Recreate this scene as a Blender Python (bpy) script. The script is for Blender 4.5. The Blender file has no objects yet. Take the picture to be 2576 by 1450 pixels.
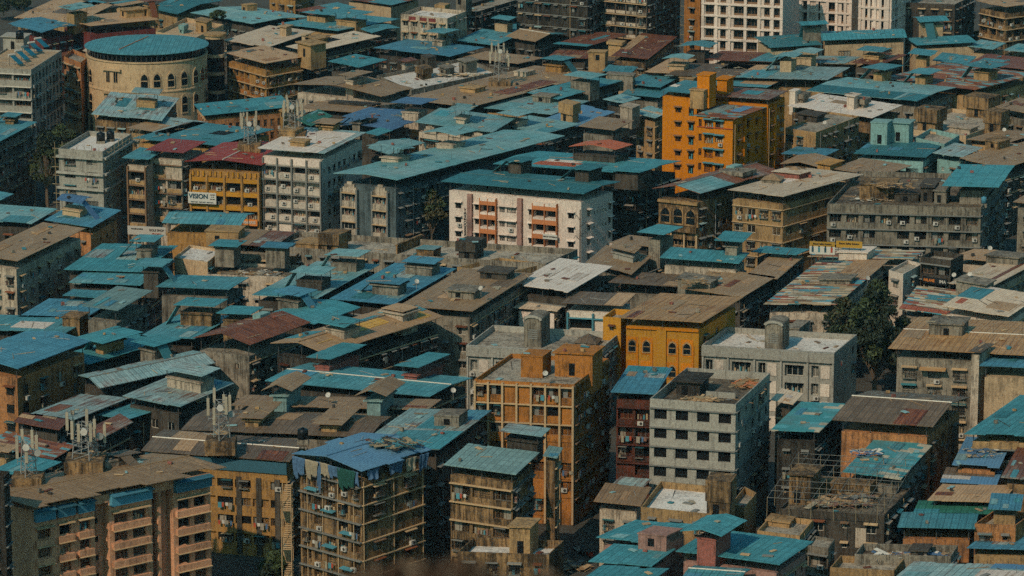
import bpy, math, random
from mathutils import Vector, Matrix
from mathutils.bvhtree import BVHTree
random.seed(7)
R = random.Random(11)
S = bpy.context.scene
COL = S.collection
# ---------------------------------------------------------------- camera model
FOC, CX, CY = 9500.0, 1288.0, 725.0
TH = math.atan(2225.0 / FOC)
HC = 165.0
CAM = Vector((0, 0, HC))
FWD = Vector((0, math.cos(TH), -math.sin(TH)))
UPV = Vector((0, math.sin(TH), math.cos(TH)))


def at(px, py, z):
    """photo point -> the world point at height z"""
    d = Vector(((px - CX) / FOC, 0, 0)) + UPV * ((CY - py) / FOC) + FWD
    t = (z - HC) / d.z
    return CAM + d * t


def scale_at(p):
    return FOC / (p - CAM).dot(FWD)


def to_px(p):
    q = p - CAM
    w = q.dot(FWD)
    return CX + FOC * q.x / w, CY - FOC * q.dot(UPV) / w


# ---------------------------------------------------------------- materials
def lin(c):
    c = c.lstrip('#')
    r = []
    for i in (0, 2, 4):
        v = int(c[i:i + 2], 16) / 255
        r.append(v / 12.92 if v <= .04045 else ((v + .055) / 1.055) ** 2.4)
    return (r[0], r[1], r[2], 1)


MATS = {}


class NT:
    def __init__(self, name):
        self.m = bpy.data.materials.new(name)
        self.m.use_nodes = True
        self.t = self.m.node_tree
        self.b = self.t.nodes['Principled BSDF']

    def n(self, typ, **kw):
        nd = self.t.nodes.new(typ)
        for k, v in kw.items():
            setattr(nd, k, v)
        return nd

    def l(self, a, b):
        self.t.links.new(a, b)

    def mapped(self, scale, kind='Object', offset=True):
        tc = self.n('ShaderNodeTexCoord')
        mp = self.n('ShaderNodeMapping')
        mp.inputs['Scale'].default_value = scale
        self.l(tc.outputs[kind], mp.inputs['Vector'])
        if offset:
            oi = self.n('ShaderNodeObjectInfo')
            ml = self.n('ShaderNodeMath', operation='MULTIPLY')
            ml.inputs[1].default_value = 97.0
            self.l(oi.outputs['Random'], ml.inputs[0])
            self.l(ml.outputs[0], mp.inputs['Location'])
        return mp.outputs[0]

    def noise(self, vec, scale, detail=3, rough=.55):
        nz = self.n('ShaderNodeTexNoise')
        nz.inputs['Scale'].default_value = scale
        nz.inputs['Detail'].default_value = detail
        nz.inputs['Roughness'].default_value = rough
        self.l(vec, nz.inputs['Vector'])
        return nz.outputs['Fac']

    def ramp(self, fac, lo, hi, a=0.0, b=1.0):
        mr = self.n('ShaderNodeMapRange')
        mr.inputs['From Min'].default_value = lo
        mr.inputs['From Max'].default_value = hi
        mr.inputs['To Min'].default_value = a
        mr.inputs['To Max'].default_value = b
        self.l(fac, mr.inputs['Value'])
        return mr.outputs[0]

    def mix(self, fac, a, b, blend='MIX'):
        mx = self.n('ShaderNodeMix', data_type='RGBA', blend_type=blend)
        for sock, v in ((mx.inputs[0], fac), (mx.inputs[6], a), (mx.inputs[7], b)):
            if isinstance(v, (int, float, tuple)):
                sock.default_value = v
            else:
                self.l(v, sock)
        return mx.outputs[2]

    def mul(self, col, fac):
        hv = self.n('ShaderNodeHueSaturation')
        if isinstance(col, tuple):
            hv.inputs['Color'].default_value = col
        else:
            self.l(col, hv.inputs['Color'])
        self.l(fac, hv.inputs['Value'])
        return hv.outputs[0]

    def done(self, col, rough=.8, bump=None, bs=.1, spec=.3):
        if isinstance(col, tuple):
            self.b.inputs['Base Color'].default_value = col
        else:
            self.l(col, self.b.inputs['Base Color'])
        self.b.inputs['Roughness'].default_value = rough
        self.b.inputs['Specular IOR Level'].default_value = spec
        if bump is not None:
            bp = self.n('ShaderNodeBump')
            bp.inputs['Strength'].default_value = .6
            bp.inputs['Distance'].default_value = bs
            self.l(bump, bp.inputs['Height'])
            self.l(bp.outputs[0], self.b.inputs['Normal'])
        return self.m


def objrand(k, lo, hi):
    oi = k.n('ShaderNodeObjectInfo')
    return k.ramp(oi.outputs['Random'], 0, 1, lo, hi)


def wall_mat(name, col, grime=.5, dark='#2a2621', warm=None):
    k = NT(name)
    c = lin(col)
    big = k.noise(k.mapped((.22, .22, .3)), 1, 4, .6)
    streak = k.noise(k.mapped((1.3, 1.3, .09)), 1, 4, .65)
    fine = k.noise(k.mapped((1, 1, 1)), 2.2, 5, .7)
    speck = k.noise(k.mapped((1, 1, 1)), 6.5, 2, .8)
    a = k.n('ShaderNodeMath', operation='ADD')
    k.l(big, a.inputs[0]); k.l(streak, a.inputs[1])
    lo = 1.13 - .3 * grime
    g1 = k.ramp(a.outputs[0], lo, lo + .3, 0, min(.93, .3 + .68 * grime))
    col1 = k.mix(g1, c, lin(dark))
    g0 = k.ramp(fine, .48, .7, 0, .1 + grime * .6)
    col2 = k.mix(g0, col1, lin(warm or '#4a4238'))
    blot = k.noise(k.mapped((.75, .75, .5)), 1, 5, .72)
    drip = k.noise(k.mapped((3.2, 3.2, .2)), 1, 3, .6)
    bd = k.n('ShaderNodeMath', operation='ADD')
    k.l(blot, bd.inputs[0]); k.l(drip, bd.inputs[1])
    sm = k.ramp(bd.outputs[0], 1.16 - .17 * grime, 1.22 - .12 * grime, 0, min(.8, .2 + .6 * grime))
    col2 = k.mix(sm, col2, lin(dark))
    lm = k.ramp(blot, .6, .66, 0, .15 + .2 * grime)
    col2 = k.mix(lm, col2, k.mul(c, k.ramp(blot, 0, 1, 1.25, 1.25)))
    v = k.ramp(speck, .28, .72, .58, 1.38)
    col3 = k.mul(col2, v)
    col4 = k.mul(col3, objrand(k, .85, 1.12))
    MATS[name] = k.done(col4, .9, fine, .04, .2)


def roof_mat(name, col, pale, rust=0.0, rustcol='#6b3a22', var=.18, pale_amt=.5, grime=.35, joint=.55, sheet=(1.05, 2.4)):
    k = NT(name)
    uv = k.mapped((1, 1, 1), 'UV', True)
    br = k.n('ShaderNodeTexBrick')
    br.offset = 0; br.squash = 1
    br.inputs['Scale'].default_value = 1
    br.inputs['Brick Width'].default_value = sheet[0]
    br.inputs['Row Height'].default_value = sheet[1]
    br.inputs['Mortar Size'].default_value = .075
    br.inputs['Mortar Smooth'].default_value = .3
    br.inputs['Color1'].default_value = (1 - var, 1 - var, 1 - var, 1)
    br.inputs['Color2'].default_value = (1 + var * .4,) * 3 + (1,)
    br.inputs['Mortar'].default_value = (joint,) * 3 + (1,)
    k.l(uv, br.inputs['Vector'])
    st = k.noise(k.mapped((2.4, .12, 1), 'UV'), 1, 4, .7)
    big = k.noise(k.mapped((.12, .12, 1), 'UV'), 1, 4, .62)
    fine = k.noise(k.mapped((1, 1, 1), 'UV'), 3.2, 5, .75)
    c1 = k.mix(k.ramp(big, .38, .68, 0, pale_amt), lin(col), lin(pale))
    c2 = k.mix(k.ramp(st, .45, .75, 0, grime), c1, k.mul(c1, k.ramp(st, 0, 1, .4, .55)))
    if rust > 0:
        rm = k.n('ShaderNodeMath', operation='ADD')
        k.l(big, rm.inputs[0]); k.l(st, rm.inputs[1])
        c2 = k.mix(k.ramp(rm.outputs[0], 1.12 - rust * .5, 1.3 - rust * .5, 0, .9), c2, lin(rustcol))
    c3 = k.mix(1.0, c2, br.outputs['Color'], 'MULTIPLY')
    wv = k.n('ShaderNodeTexWave', wave_type='BANDS', bands_direction='X')
    wv.inputs['Scale'].default_value = .62
    wv.inputs['Distortion'].default_value = .3
    k.l(uv, wv.inputs['Vector'])
    c4 = k.mul(c3, k.ramp(fine, .28, .72, .62, 1.32))
    c5 = k.mul(c4, k.ramp(wv.outputs['Fac'], 0, 1, .9, 1.06))
    c6 = k.mul(c5, objrand(k, .84, 1.12))
    MATS[name] = k.done(c6, .62, wv.outputs['Fac'], .05, .35)


def patch_mat(name, cols, w=1.1, h=2.2):
    """roof sheets of many different colours, one colour per sheet"""
    k = NT(name)
    uv = k.mapped((1, 1, 1), 'UV', False)
    sep = k.n('ShaderNodeSeparateXYZ'); k.l(uv, sep.inputs[0])
    cells = []
    for i, q in ((1, w), (0, h)):
        d = k.n('ShaderNodeMath', operation='DIVIDE'); d.inputs[1].default_value = q
        k.l(sep.outputs[i], d.inputs[0])
        if i == 0:
            sh = k.n('ShaderNodeMath', operation='MULTIPLY'); sh.inputs[1].default_value = .37
            k.l(cells[0], sh.inputs[0])
            ad = k.n('ShaderNodeMath', operation='ADD'); k.l(d.outputs[0], ad.inputs[0]); k.l(sh.outputs[0], ad.inputs[1]); d = ad
        f = k.n('ShaderNodeMath', operation='FLOOR'); k.l(d.outputs[0], f.inputs[0])
        cells.append(f.outputs[0])
    cm = k.n('ShaderNodeCombineXYZ'); k.l(cells[0], cm.inputs[0]); k.l(cells[1], cm.inputs[1])
    wn = k.n('ShaderNodeTexWhiteNoise', noise_dimensions='2D'); k.l(cm.outputs[0], wn.inputs['Vector'])
    rp = k.n('ShaderNodeValToRGB'); rp.color_ramp.interpolation = 'CONSTANT'
    el = rp.color_ramp.elements
    while len(el) < len(cols):
        el.new(.5)
    for i, c in enumerate(cols):
        el[i].position = i / len(cols); el[i].color = lin(c)
    k.l(wn.outputs['Value'], rp.inputs[0])
    fine = k.noise(k.mapped((1, 1, 1), 'UV'), 3, 5, .75)
    big = k.noise(k.mapped((.3, .3, 1), 'UV'), 1, 4, .6)
    c = k.mix(k.ramp(big, .45, .75, 0, .6), rp.outputs[0], lin('#6a6153'))
    c = k.mul(c, k.ramp(fine, .28, .72, .6, 1.3))
    MATS[name] = k.done(c, .7, None)


def plain_mat(name, col, rough=.7, var=.25, spec=.3):
    k = NT(name)
    nz = k.noise(k.mapped((1, 1, 1)), 2.5, 4, .7)
    MATS[name] = k.done(k.mul(k.mul(lin(col), k.ramp(nz, .25, .75, 1 - var, 1 + var)), objrand(k, .88, 1.1)), rough, None, spec=spec)


def glass_mat(name):
    k = NT(name)
    nz = k.noise(k.mapped((1, 1, 1)), 1.1, 3, .6)
    c = k.mix(k.ramp(nz, .4, .62, 0, 1), lin('#0d1214'), lin('#20282a'))
    MATS[name] = k.done(c, .25, None, spec=.35)


# roofs
roof_mat('sheet_teal', '#45848b', '#689798', 0, grime=.3)
roof_mat('sheet_teal_bright', '#41888e', '#5c9698', 0, pale_amt=.4, grime=.25)
roof_mat('sheet_teal_dark', '#346f74', '#42787b', 0, pale_amt=.4, grime=.3)
roof_mat('sheet_teal_pale', '#679796', '#8ea49e', 0, pale_amt=.8, grime=.35)
roof_mat('sheet_teal_grey', '#819f9b', '#a8aca0', .12, pale_amt=.8, grime=.4)
roof_mat('sheet_green_grey', '#758f88', '#83998f', 0, pale_amt=.5, grime=.2)
roof_mat('sheet_blue', '#457e90', '#5a8b98', 0, pale_amt=.4, grime=.25)
roof_mat('sheet_navy', '#4a6a88', '#58768f', 0, pale_amt=.5, grime=.3)
roof_mat('sheet_green', '#2f6a55', '#3c7a66', 0, pale_amt=.4)
roof_mat('sheet_brown', '#957655', '#a58663', 0, pale_amt=.6, var=.14, grime=.4, joint=.72)
roof_mat('sheet_dark', '#6b5844', '#826b54', 0, pale_amt=.7, var=.2, grime=.5, joint=.6)
roof_mat('sheet_tan', '#b18a62', '#bf9a72', .06, '#93683f', pale_amt=.6, var=.12, grime=.35, joint=.72)
roof_mat('sheet_tan_rust', '#a97f52', '#b88f60', .2, '#8f5f34', pale_amt=.6, var=.15, grime=.35)
roof_mat('sheet_cream', '#cdb191', '#d5bd9f', .04, '#9b744d', pale_amt=.5, var=.1, grime=.3, joint=.78)
roof_mat('sheet_white', '#d6c2ae', '#dfcfbd', .05, '#9b7a5c', pale_amt=.5, var=.08, grime=.25, joint=.75)
roof_mat('sheet_rust', '#80472a', '#925a36', .3, '#5a2f20', pale_amt=.8, var=.3, grime=.5)
roof_mat('sheet_rust_mixed', '#8f8a7c', '#7b5a42', .62, '#7a4428', pale_amt=.8, var=.25, grime=.5)
roof_mat('sheet_maroon', '#764532', '#80523c', .05, pale_amt=.6, var=.15, grime=.4)
roof_mat('sheet_red', '#98382c', '#a04a38', 0, pale_amt=.3, var=.1, grime=.25)
roof_mat('sheet_orange', '#b65a34', '#bd6a45', 0, pale_amt=.4, var=.12)
roof_mat('sheet_yellow', '#cb9843', '#c89d52', 0, pale_amt=.4, var=.08, grime=.2)
roof_mat('tarp_blue', '#5b84a0', '#6d93a6', 0, pale_amt=.6, var=.05, grime=.25, joint=.95, sheet=(3.5, 5))
patch_mat('sheet_patchwork', ['#c4a983', '#4f8f95', '#ab8e69', '#93462e', '#468b91', '#c9b294', '#857c66', '#b89a73', '#9a5638', '#a88c66', '#5d9499', '#c9b69a', '#b0946d', '#74502f'], .9, 3.4)
patch_mat('sheet_patch_teal', ['#438a8b', '#438a8b', '#4c9294', '#3f8385', '#b8ab90', '#438a8b', '#4b8f95', '#3f8587', '#569a9e'], 1.4, 3.2)
patch_mat('sheet_patch_rust', ['#7d4a30', '#8a5336', '#6d9a98', '#94552f', '#7c4228', '#a8896a', '#5f9294', '#6a3a28'], 1.0, 3.0)
patch_mat('sheet_patch_tan', ['#a8906f', '#a28a6b', '#ac9474', '#a08a6c'], 1.4, 4.0)
# walls
wall_mat('concrete', '#8b7f6d', .68)
wall_mat('concrete_pale', '#a1998a', .3)
wall_mat('concrete_dark', '#534a3f', .75)
wall_mat('grime', '#453e35', .9, '#1c1a17')
wall_mat('tan', '#a98559', .5)
wall_mat('tan_dirty', '#9b7850', .88, '#2a231b')
wall_mat('beige', '#b99b77', .35)
wall_mat('cream', '#bf9f78', .3)
wall_mat('white', '#cfbba6', .2)
wall_mat('white_dirty', '#b8a48c', .55)
wall_mat('clean_white', '#dac3b0', .16)
wall_mat('white_panel', '#bfae9a', .3)
wall_mat('blue_grey', '#5c6868', .6, '#1d2628')
wall_mat('mint', '#83a59d', .35)
wall_mat('mint_shaded', '#7c958f', .4)  # mint greyed in its colour to imitate shadow
wall_mat('yellow', '#a5682f', .5, '#3d2e1e', '#6a4d28')
wall_mat('yellow_clean', '#b67d28', .2, '#70491f', '#a06a2a')
wall_mat('ochre', '#ab7d45', .5)
wall_mat('orange', '#c47312', .25, '#70421a', '#a0621f')
wall_mat('orange_tan', '#b5794a', .6)
wall_mat('rust_orange', '#5e2e1e', .7)  # colour darkened to carry the shadow beside the grey block
wall_mat('salmon', '#cf9670', .4, '#50362a', '#8a5f46')
wall_mat('pink_brown', '#9c7567', .4)
wall_mat('brick_red', '#94584b', .5)
wall_mat('maroon', '#733530', .35)
wall_mat('dark_red', '#5a2d22', .6)
wall_mat('ground_dirt', '#4d4940', .5)
wall_mat('terrace', '#a89a85', .6)
wall_mat('terrace_white', '#d9cdbd', .35)
wall_mat('dirt', '#7d6d58', .8)
plain_mat('pane_dark', '#10171a', .35, .4)
glass_mat('glass')
plain_mat('void_black', '#07090a', .9, .2)  # near black, paints the darkness inside openings and holes
plain_mat('trim_white', '#c9bdaa', .7)
plain_mat('trim_dark', '#3a3630', .7)
plain_mat('trim_brown', '#7a5c42', .7)
plain_mat('trim_orange', '#b86f42', .7)
plain_mat('trim_red', '#a8452f', .7)
plain_mat('trim_blue', '#4a8088', .7)
plain_mat('trim_grey', '#77736a', .8)
plain_mat('trim_tan', '#b3936c', .8)
plain_mat('curtain', '#8f8473', .9, .3)
plain_mat('cloth', '#7d5a4c', .9, .5)
plain_mat('steel', '#8f8c85', .5)
plain_mat('steel_dark', '#4a4a48', .5)
plain_mat('tank_black', '#121516', .4, .2)
plain_mat('solar', '#1c5c6c', .2, .2, .6)
plain_mat('plastic_white', '#b9b0a2', .5)
plain_mat('antenna_panel', '#a3967f', .6)
plain_mat('bamboo', '#8d7a5c', .8, .3)
plain_mat('wood', '#93714c', .8, .4)
plain_mat('bark', '#6b5a48', .9, .3)
plain_mat('leaf', '#424c2b', .7, .5)
plain_mat('leaf_olive', '#554f34', .7, .5)
plain_mat('leaf_dark', '#2a3222', .7, .5)
plain_mat('leaf_brown', '#4f3a2a', .8, .4)
plain_mat('sign_white', '#bdb5a7', .6, .05)
plain_mat('sign_yellow', '#a57d2c', .6, .05)
plain_mat('sign_black', '#14181a', .6, .1)
plain_mat('ink_teal', '#123f4c', .6, .05)
plain_mat('ink_dark', '#1b1a1c', .6, .05)
plain_mat('ink_orange', '#d07a34', .6, .05)
plain_mat('tarp_cloth', '#4b6680', .8, .4)
plain_mat('net_green', '#1f4c42', .9, .4)
plain_mat('canvas', '#94866e', .9, .4)


# ---------------------------------------------------------------- mesh helpers
def link(name, me, parent=None, loc=(0, 0, 0)):
    o = bpy.data.objects.new(name, me)
    COL.objects.link(o)
    o.location = loc
    if parent is not None:
        o.parent = parent
    return o


def mesh(name, vs, fs, mats, fm=None, uvs=None, smooth=False):
    me = bpy.data.meshes.new(name)
    me.from_pydata([tuple(v) for v in vs], [], fs)
    for m in (mats if isinstance(mats, (list, tuple)) else [mats]):
        me.materials.append(MATS[m])
    if fm:
        for p, i in zip(me.polygons, fm):
            p.material_index = i
    if uvs is not None:
        ul = me.uv_layers.new(name='UVMap')
        for p in me.polygons:
            for li in p.loop_indices:
                ul.data[li].uv = uvs[me.loops[li].vertex_index]
    if smooth:
        for p in me.polygons:
            p.use_smooth = True
    me.update()
    return me


class MB:
    """collects boxes, tubes and quads for ONE mesh"""
    def __init__(s):
        s.v, s.f, s.m, s.mats = [], [], [], []

    def mi(s, mat):
        if mat not in s.mats:
            s.mats.append(mat)
        return s.mats.index(mat)

    def add(s, vs, fs, mat):
        b = len(s.v)
        s.v += [Vector(v) for v in vs]
        s.f += [tuple(b + i for i in f) for f in fs]
        s.m += [s.mi(mat)] * len(fs)

    def hexa(s, lo, hi, mat):
        """lo, hi: four points each, same order, counter-clockwise from above"""
        s.add(list(lo) + list(hi), [(3, 2, 1, 0), (4, 5, 6, 7), (0, 1, 5, 4), (1, 2, 6, 5), (2, 3, 7, 6), (3, 0, 4, 7)], mat)

    def box(s, x0, x1, y0, y1, z0, z1, mat):
        s.hexa([(x0, y0, z0), (x1, y0, z0), (x1, y1, z0), (x0, y1, z0)], [(x0, y0, z1), (x1, y0, z1), (x1, y1, z1), (x0, y1, z1)], mat)

    def tube(s, a, b, r0, r1, mat, n=6):
        a, b = Vector(a), Vector(b)
        d = (b - a)
        if d.length < 1e-6:
            return
        d.normalize()
        p = d.orthogonal().normalized(); q = d.cross(p)
        vs = []
        for c, r in ((a, r0), (b, r1)):
            for i in range(n):
                t = 2 * math.pi * i / n
                vs.append(c + p * (r * math.cos(t)) + q * (r * math.sin(t)))
        fs = [(i, (i + 1) % n, n + (i + 1) % n, n + i) for i in range(n)] + [tuple(reversed(range(n))), tuple(range(n, 2 * n))]
        s.add(vs, fs, mat)

    def lathe(s, prof, c, mat, n=32, a0=0, a1=2 * math.pi):
        vs, fs = [], []
        full = abs(a1 - a0 - 2 * math.pi) < 1e-6
        k = n if full else n + 1
        for r, z in prof:
            for i in range(k):
                t = a0 + (a1 - a0) * i / n
                vs.append((c[0] + r * math.cos(t), c[1] + r * math.sin(t), c[2] + z))
        for j in range(len(prof) - 1):
            for i in range(n):
                i2 = (i + 1) % k
                fs.append((j * k + i, j * k + i2, (j + 1) * k + i2, (j + 1) * k + i))
        s.add(vs, fs, mat)

    def mesh(s, name, smooth=False):
        return mesh(name, s.v, s.f, s.mats, s.m, smooth=smooth)

    def build(s, name, parent=None, loc=(0, 0, 0), smooth=False):
        return link(name, s.mesh(name, smooth), parent, loc)


def tag(o, label, cat, group=None, kind=None):
    o['label'] = label
    o['category'] = cat
    if group:
        o['group'] = group
    if kind:
        o['kind'] = kind
    return o


def thing(name, label, cat, loc, group=None):
    o = bpy.data.objects.new(name, None)
    o.empty_display_size = .5
    COL.objects.link(o)
    o.location = loc
    return tag(o, label, cat, group)


# ---------------------------------------------------------------- small parts, shared meshes
CACHE = {}


def part_mesh(key):
    """x to the right, y INTO the building, z up; the origin in the middle of the bottom edge on the wall face"""
    if key in CACHE:
        return CACHE[key]
    k = key[0]
    b = MB()
    if k == 'window':
        _, w, h, var, fr = key
        hw = w / 2
        if var == 'void_black':
            b.box(-hw + .01, hw - .01, -.02, .03, .01, h - .01, 'void_black')  # black slab stands in for the unlit room behind
        else:
            b.box(-hw + .02, hw - .02, 0, .04, .02, h - .02, 'glass')
            t = .07
            b.box(-hw + .005, -hw + t, -.06, .03, .005, h - .005, fr); b.box(hw - t, hw - .005, -.06, .03, .005, h - .005, fr)
            b.box(-hw + t, hw - t, -.06, .03, .005, t, fr); b.box(-hw + t, hw - t, -.06, .03, h - t, h - .005, fr)
            nm = max(1, round(w / .8) - 1)
            for i in range(nm):
                x = -hw + w * (i + 1) / (nm + 1)
                b.box(x - .03, x + .03, -.05, .03, t, h - t, fr)
            if var == 'grille':
                for i in range(4):
                    z = h * (i + 1) / 5
                    b.box(-hw + t, hw - t, -.09, -.065, z - .015, z + .015, 'trim_dark')
            if var == 'curtain':
                x = R.choice((-1, 1))
                b.box(min(0, x * (hw - t)) + .04, max(0, x * (hw - t)) - .04, -.012, -.005, t, h - t, 'curtain')
            if var == 'shut':
                b.box(-hw + t, 0, -.03, -.008, t, h - t, 'trim_grey')
            if var == 'goods':
                for i in range(int(w / .45)):
                    x = -hw + .25 + i * .45
                    hh = R.uniform(.2, .6) * h
                    b.box(x - .13, x + .13, -.2, -.07, .02, hh, R.choice(['cloth', 'curtain', 'trim_blue', 'trim_tan', 'canvas']))
    elif k == 'sunshade':
        _, w, d, mat = key
        hw = w / 2
        b.hexa([(-hw, 0, .02), (-hw, -d, -.12), (hw, -d, -.12), (hw, 0, .02)][::1], [(-hw, 0, .1), (-hw, -d, -.05), (hw, -d, -.05), (hw, 0, .1)], mat)
    elif k == 'cage':
        _, w, h, v = key
        hw, d = w / 2, .55
        b.box(-hw, hw, -d, -.003, -.08, 0, 'trim_grey')
        b.box(-hw - .05, hw + .05, -d - .05, -.003, h, h + .06, ['trim_tan', 'trim_grey', 'sheet_teal_dark'][v % 3])
        n = max(3, int(w / .3))
        for i in range(n + 1):
            x = -hw + .02 + (w - .04) * i / n
            b.box(x - .02, x + .02, -d, -d + .04, 0, h, 'trim_dark')
        for z in (h * .35, h * .7):
            b.box(-hw, hw, -d - .015, -d + .02, z - .02, z + .02, 'trim_dark')
        for x in (-hw, hw - .04):
            b.box(x, x + .04, -d, -.01, h * .35, h * .4, 'trim_dark')
        for i in range(v % 4):
            x = -hw + .3 + i * .4
            if x < hw - .2:
                b.box(x - .15, x + .15, -d + .08, -.1, .01, h * (.25 + .12 * ((v + i) % 3)), ['cloth', 'canvas', 'trim_blue', 'trim_tan', 'curtain'][(v + i) % 5])
    elif k == 'laundry':
        _, w, v = key
        b.box(-w / 2, w / 2, -.62, -.6, .95, .97, 'trim_grey')
        x = -w / 2 + .15
        i = v
        while x < w / 2 - .2:
            ww = .3 + .13 * (i % 3)
            hh = .5 + .17 * ((i * 7) % 4)
            b.box(x, x + ww, -.63 - .01 * (i % 2), -.59, .95 - hh, .95, ['cloth', 'canvas', 'trim_blue', 'trim_red', 'sign_white', 'curtain', 'tarp_cloth'][i % 7])
            x += ww + .05 + .2 * (i % 2); i += 1
    elif k == 'ac':
        b.box(-.45, .45, -.42, -.02, 0, .62, 'plastic_white')
        b.tube((.12, -.44, .31), (.12, -.41, .31), .24, .24, 'trim_dark', 10)
        b.box(-.4, .4, -.4, 0, -.07, -.01, 'steel_dark')
    elif k == 'box':
        _, w, h, d, mat = key
        b.box(-w / 2, w / 2, -d, -.003, 0, h, mat)
    elif k == 'pipe':
        _, h, mat = key
        b.tube((0, -.12, 0), (0, -.12, h), .07, .07, mat, 6)
    elif k == 'arch':
        _, w, h, fr, kind = key
        hw = w / 2
        prof = [(-hw, 0), (hw, 0)]
        n = 8
        if kind == 'pointed':
            prof += [(hw, h * .62), (hw * .92, h * .74), (hw * .6, h * .88), (hw * .18, h * .96), (0, h), (-hw * .18, h * .96), (-hw * .6, h * .88), (-hw * .92, h * .74), (-hw, h * .62)]
        else:
            hh = h - hw
            prof += [(hw * math.cos(math.pi * i / n), hh + hw * math.sin(math.pi * i / n)) for i in range(n + 1)]

        def ring(sc, y0, y1, mat, front):
            cx, cz = 0, h * .45
            pts = [(cx + (x - cx) * sc, cz + (z - cz) * sc) for x, z in prof]
            m = len(pts)
            vs = [(x, y0, z) for x, z in pts] + [(x, y1, z) for x, z in pts]
            fs = [(i, m + i, m + (i + 1) % m, (i + 1) % m) for i in range(m)] + [tuple(range(m))]
            b.add(vs, [tuple(reversed(f)) for f in fs[:-1]] + [fs[-1]], mat)
        ring(1.0, -.16, .02, fr, True)
        ring(.78, -.2, -.14, 'pane_dark', True)
        b.box(-hw * .7, hw * .7, -.23, -.2, h * .45, h * .5, fr)
    elif k == 'lamp_post':
        pass
    elif k == 'post':
        _, h, r = key
        b.tube((0, 0, 0), (0, 0, h), r, r, 'steel_dark', 5)
    me = b.mesh(k)
    CACHE[key] = me
    return me


PENDING = []      # parts of facades, made after the hidden ones are dropped
BIG = []          # (verts, faces) in world space, for that test
STATS = {}


def big(o_loc, vs, fs):
    BIG.append(([Vector(o_loc) + Vector(v) for v in vs], fs))


class Face:
    """one facade: from P0 (left as seen from outside) to P1"""
    def __init__(s, P0, P1, ztop, root, style, fh, top, wallname):
        s.P0, s.P1 = P0, P1
        s.e = (P1 - P0); s.len = s.e.length; s.e.normalize()
        s.inw = Vector((-s.e.y, s.e.x, 0))
        s.zt = ztop
        s.fh = fh
        s.op = []
        s.parts = []
        s.top = top
        s.rot = math.atan2(s.e.y, s.e.x)

    def hole(s, a0, a1, z0, z1, d):
        if a0 < .05 or a1 > s.len - .05 or z0 < .3 or z1 > s.zt - .05 or a1 - a0 < .15:
            return False
        s.op.append((a0, a1, z0, z1, d))
        return True

    def put(s, name, key, a, z, d=0.0, label=None, sub=True):
        s.parts.append((name, key, a, z, d, label, sub))

    def window(s, a, zs, w, h, depth=.22, var=None, fr='trim_white', shade=None, ac=0.0, cage=0.0):
        if s.hole(a - w / 2, a + w / 2, zs, zs + h, depth):
            v = var or R.choice(['plain', 'plain', 'grille', 'grille', 'curtain', 'shut', 'goods'])
            s.put('window', ('window', round(w, 2), round(h, 2), v, fr), a, zs, depth)
            if shade:
                s.put('sunshade', ('sunshade', round(w + .5, 2), .65, shade), a, zs + h + .12)
            if R.random() < ac:
                s.put('air_conditioner', ('ac',), a + R.uniform(-.3, .3) * w, zs - .75)
            elif cage and w > 1 and R.random() < cage:
                s.put('window_cage', ('cage', round(w + .15, 2), round(h + .1, 2), R.randint(0, 11)), a, zs - .05)
            elif cage and R.random() < .22:
                s.put('laundry_line', ('laundry', round(w + .5, 1), R.randint(0, 6)), a, zs - .5)


def style_windows(f, spacing=2.6, shade='trim_grey', p=.92, ac=.18, small=True, fr=None, w=1.5, h=1.45, ledge=None, cage=.42):
    n = max(1, int(f.len / spacing))
    cols = [(i + .5) * f.len / n for i in range(n)]
    kind = [1 if (not small or R.random() < .68) else 0 for _ in cols]
    nf = max(0, int((f.zt - 1.2) / f.fh))
    fr = fr or R.choice(['trim_white', 'trim_brown', 'trim_dark', 'trim_dark'])
    for k in range(nf):
        zt = f.zt - f.top - .45 - k * f.fh
        for a, kd in zip(cols, kind):
            if R.random() > p:
                continue
            ww, hh = (w, h) if kd else (.7, .85)
            f.window(a, zt - hh, ww, hh, shade=(shade if R.random() < .7 else R.choice(['sheet_teal_dark', 'trim_brown', 'trim_tan', 'sheet_teal_grey', 'sheet_rust'])) if shade and R.random() < .88 else None, ac=ac if kd else 0, fr=fr, cage=cage)
        if ledge:
            f.put('floor_ledge', ('box', round(f.len - .02, 2), .14, .3, ledge), f.len / 2, zt + .3, 0, None, False)


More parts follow.
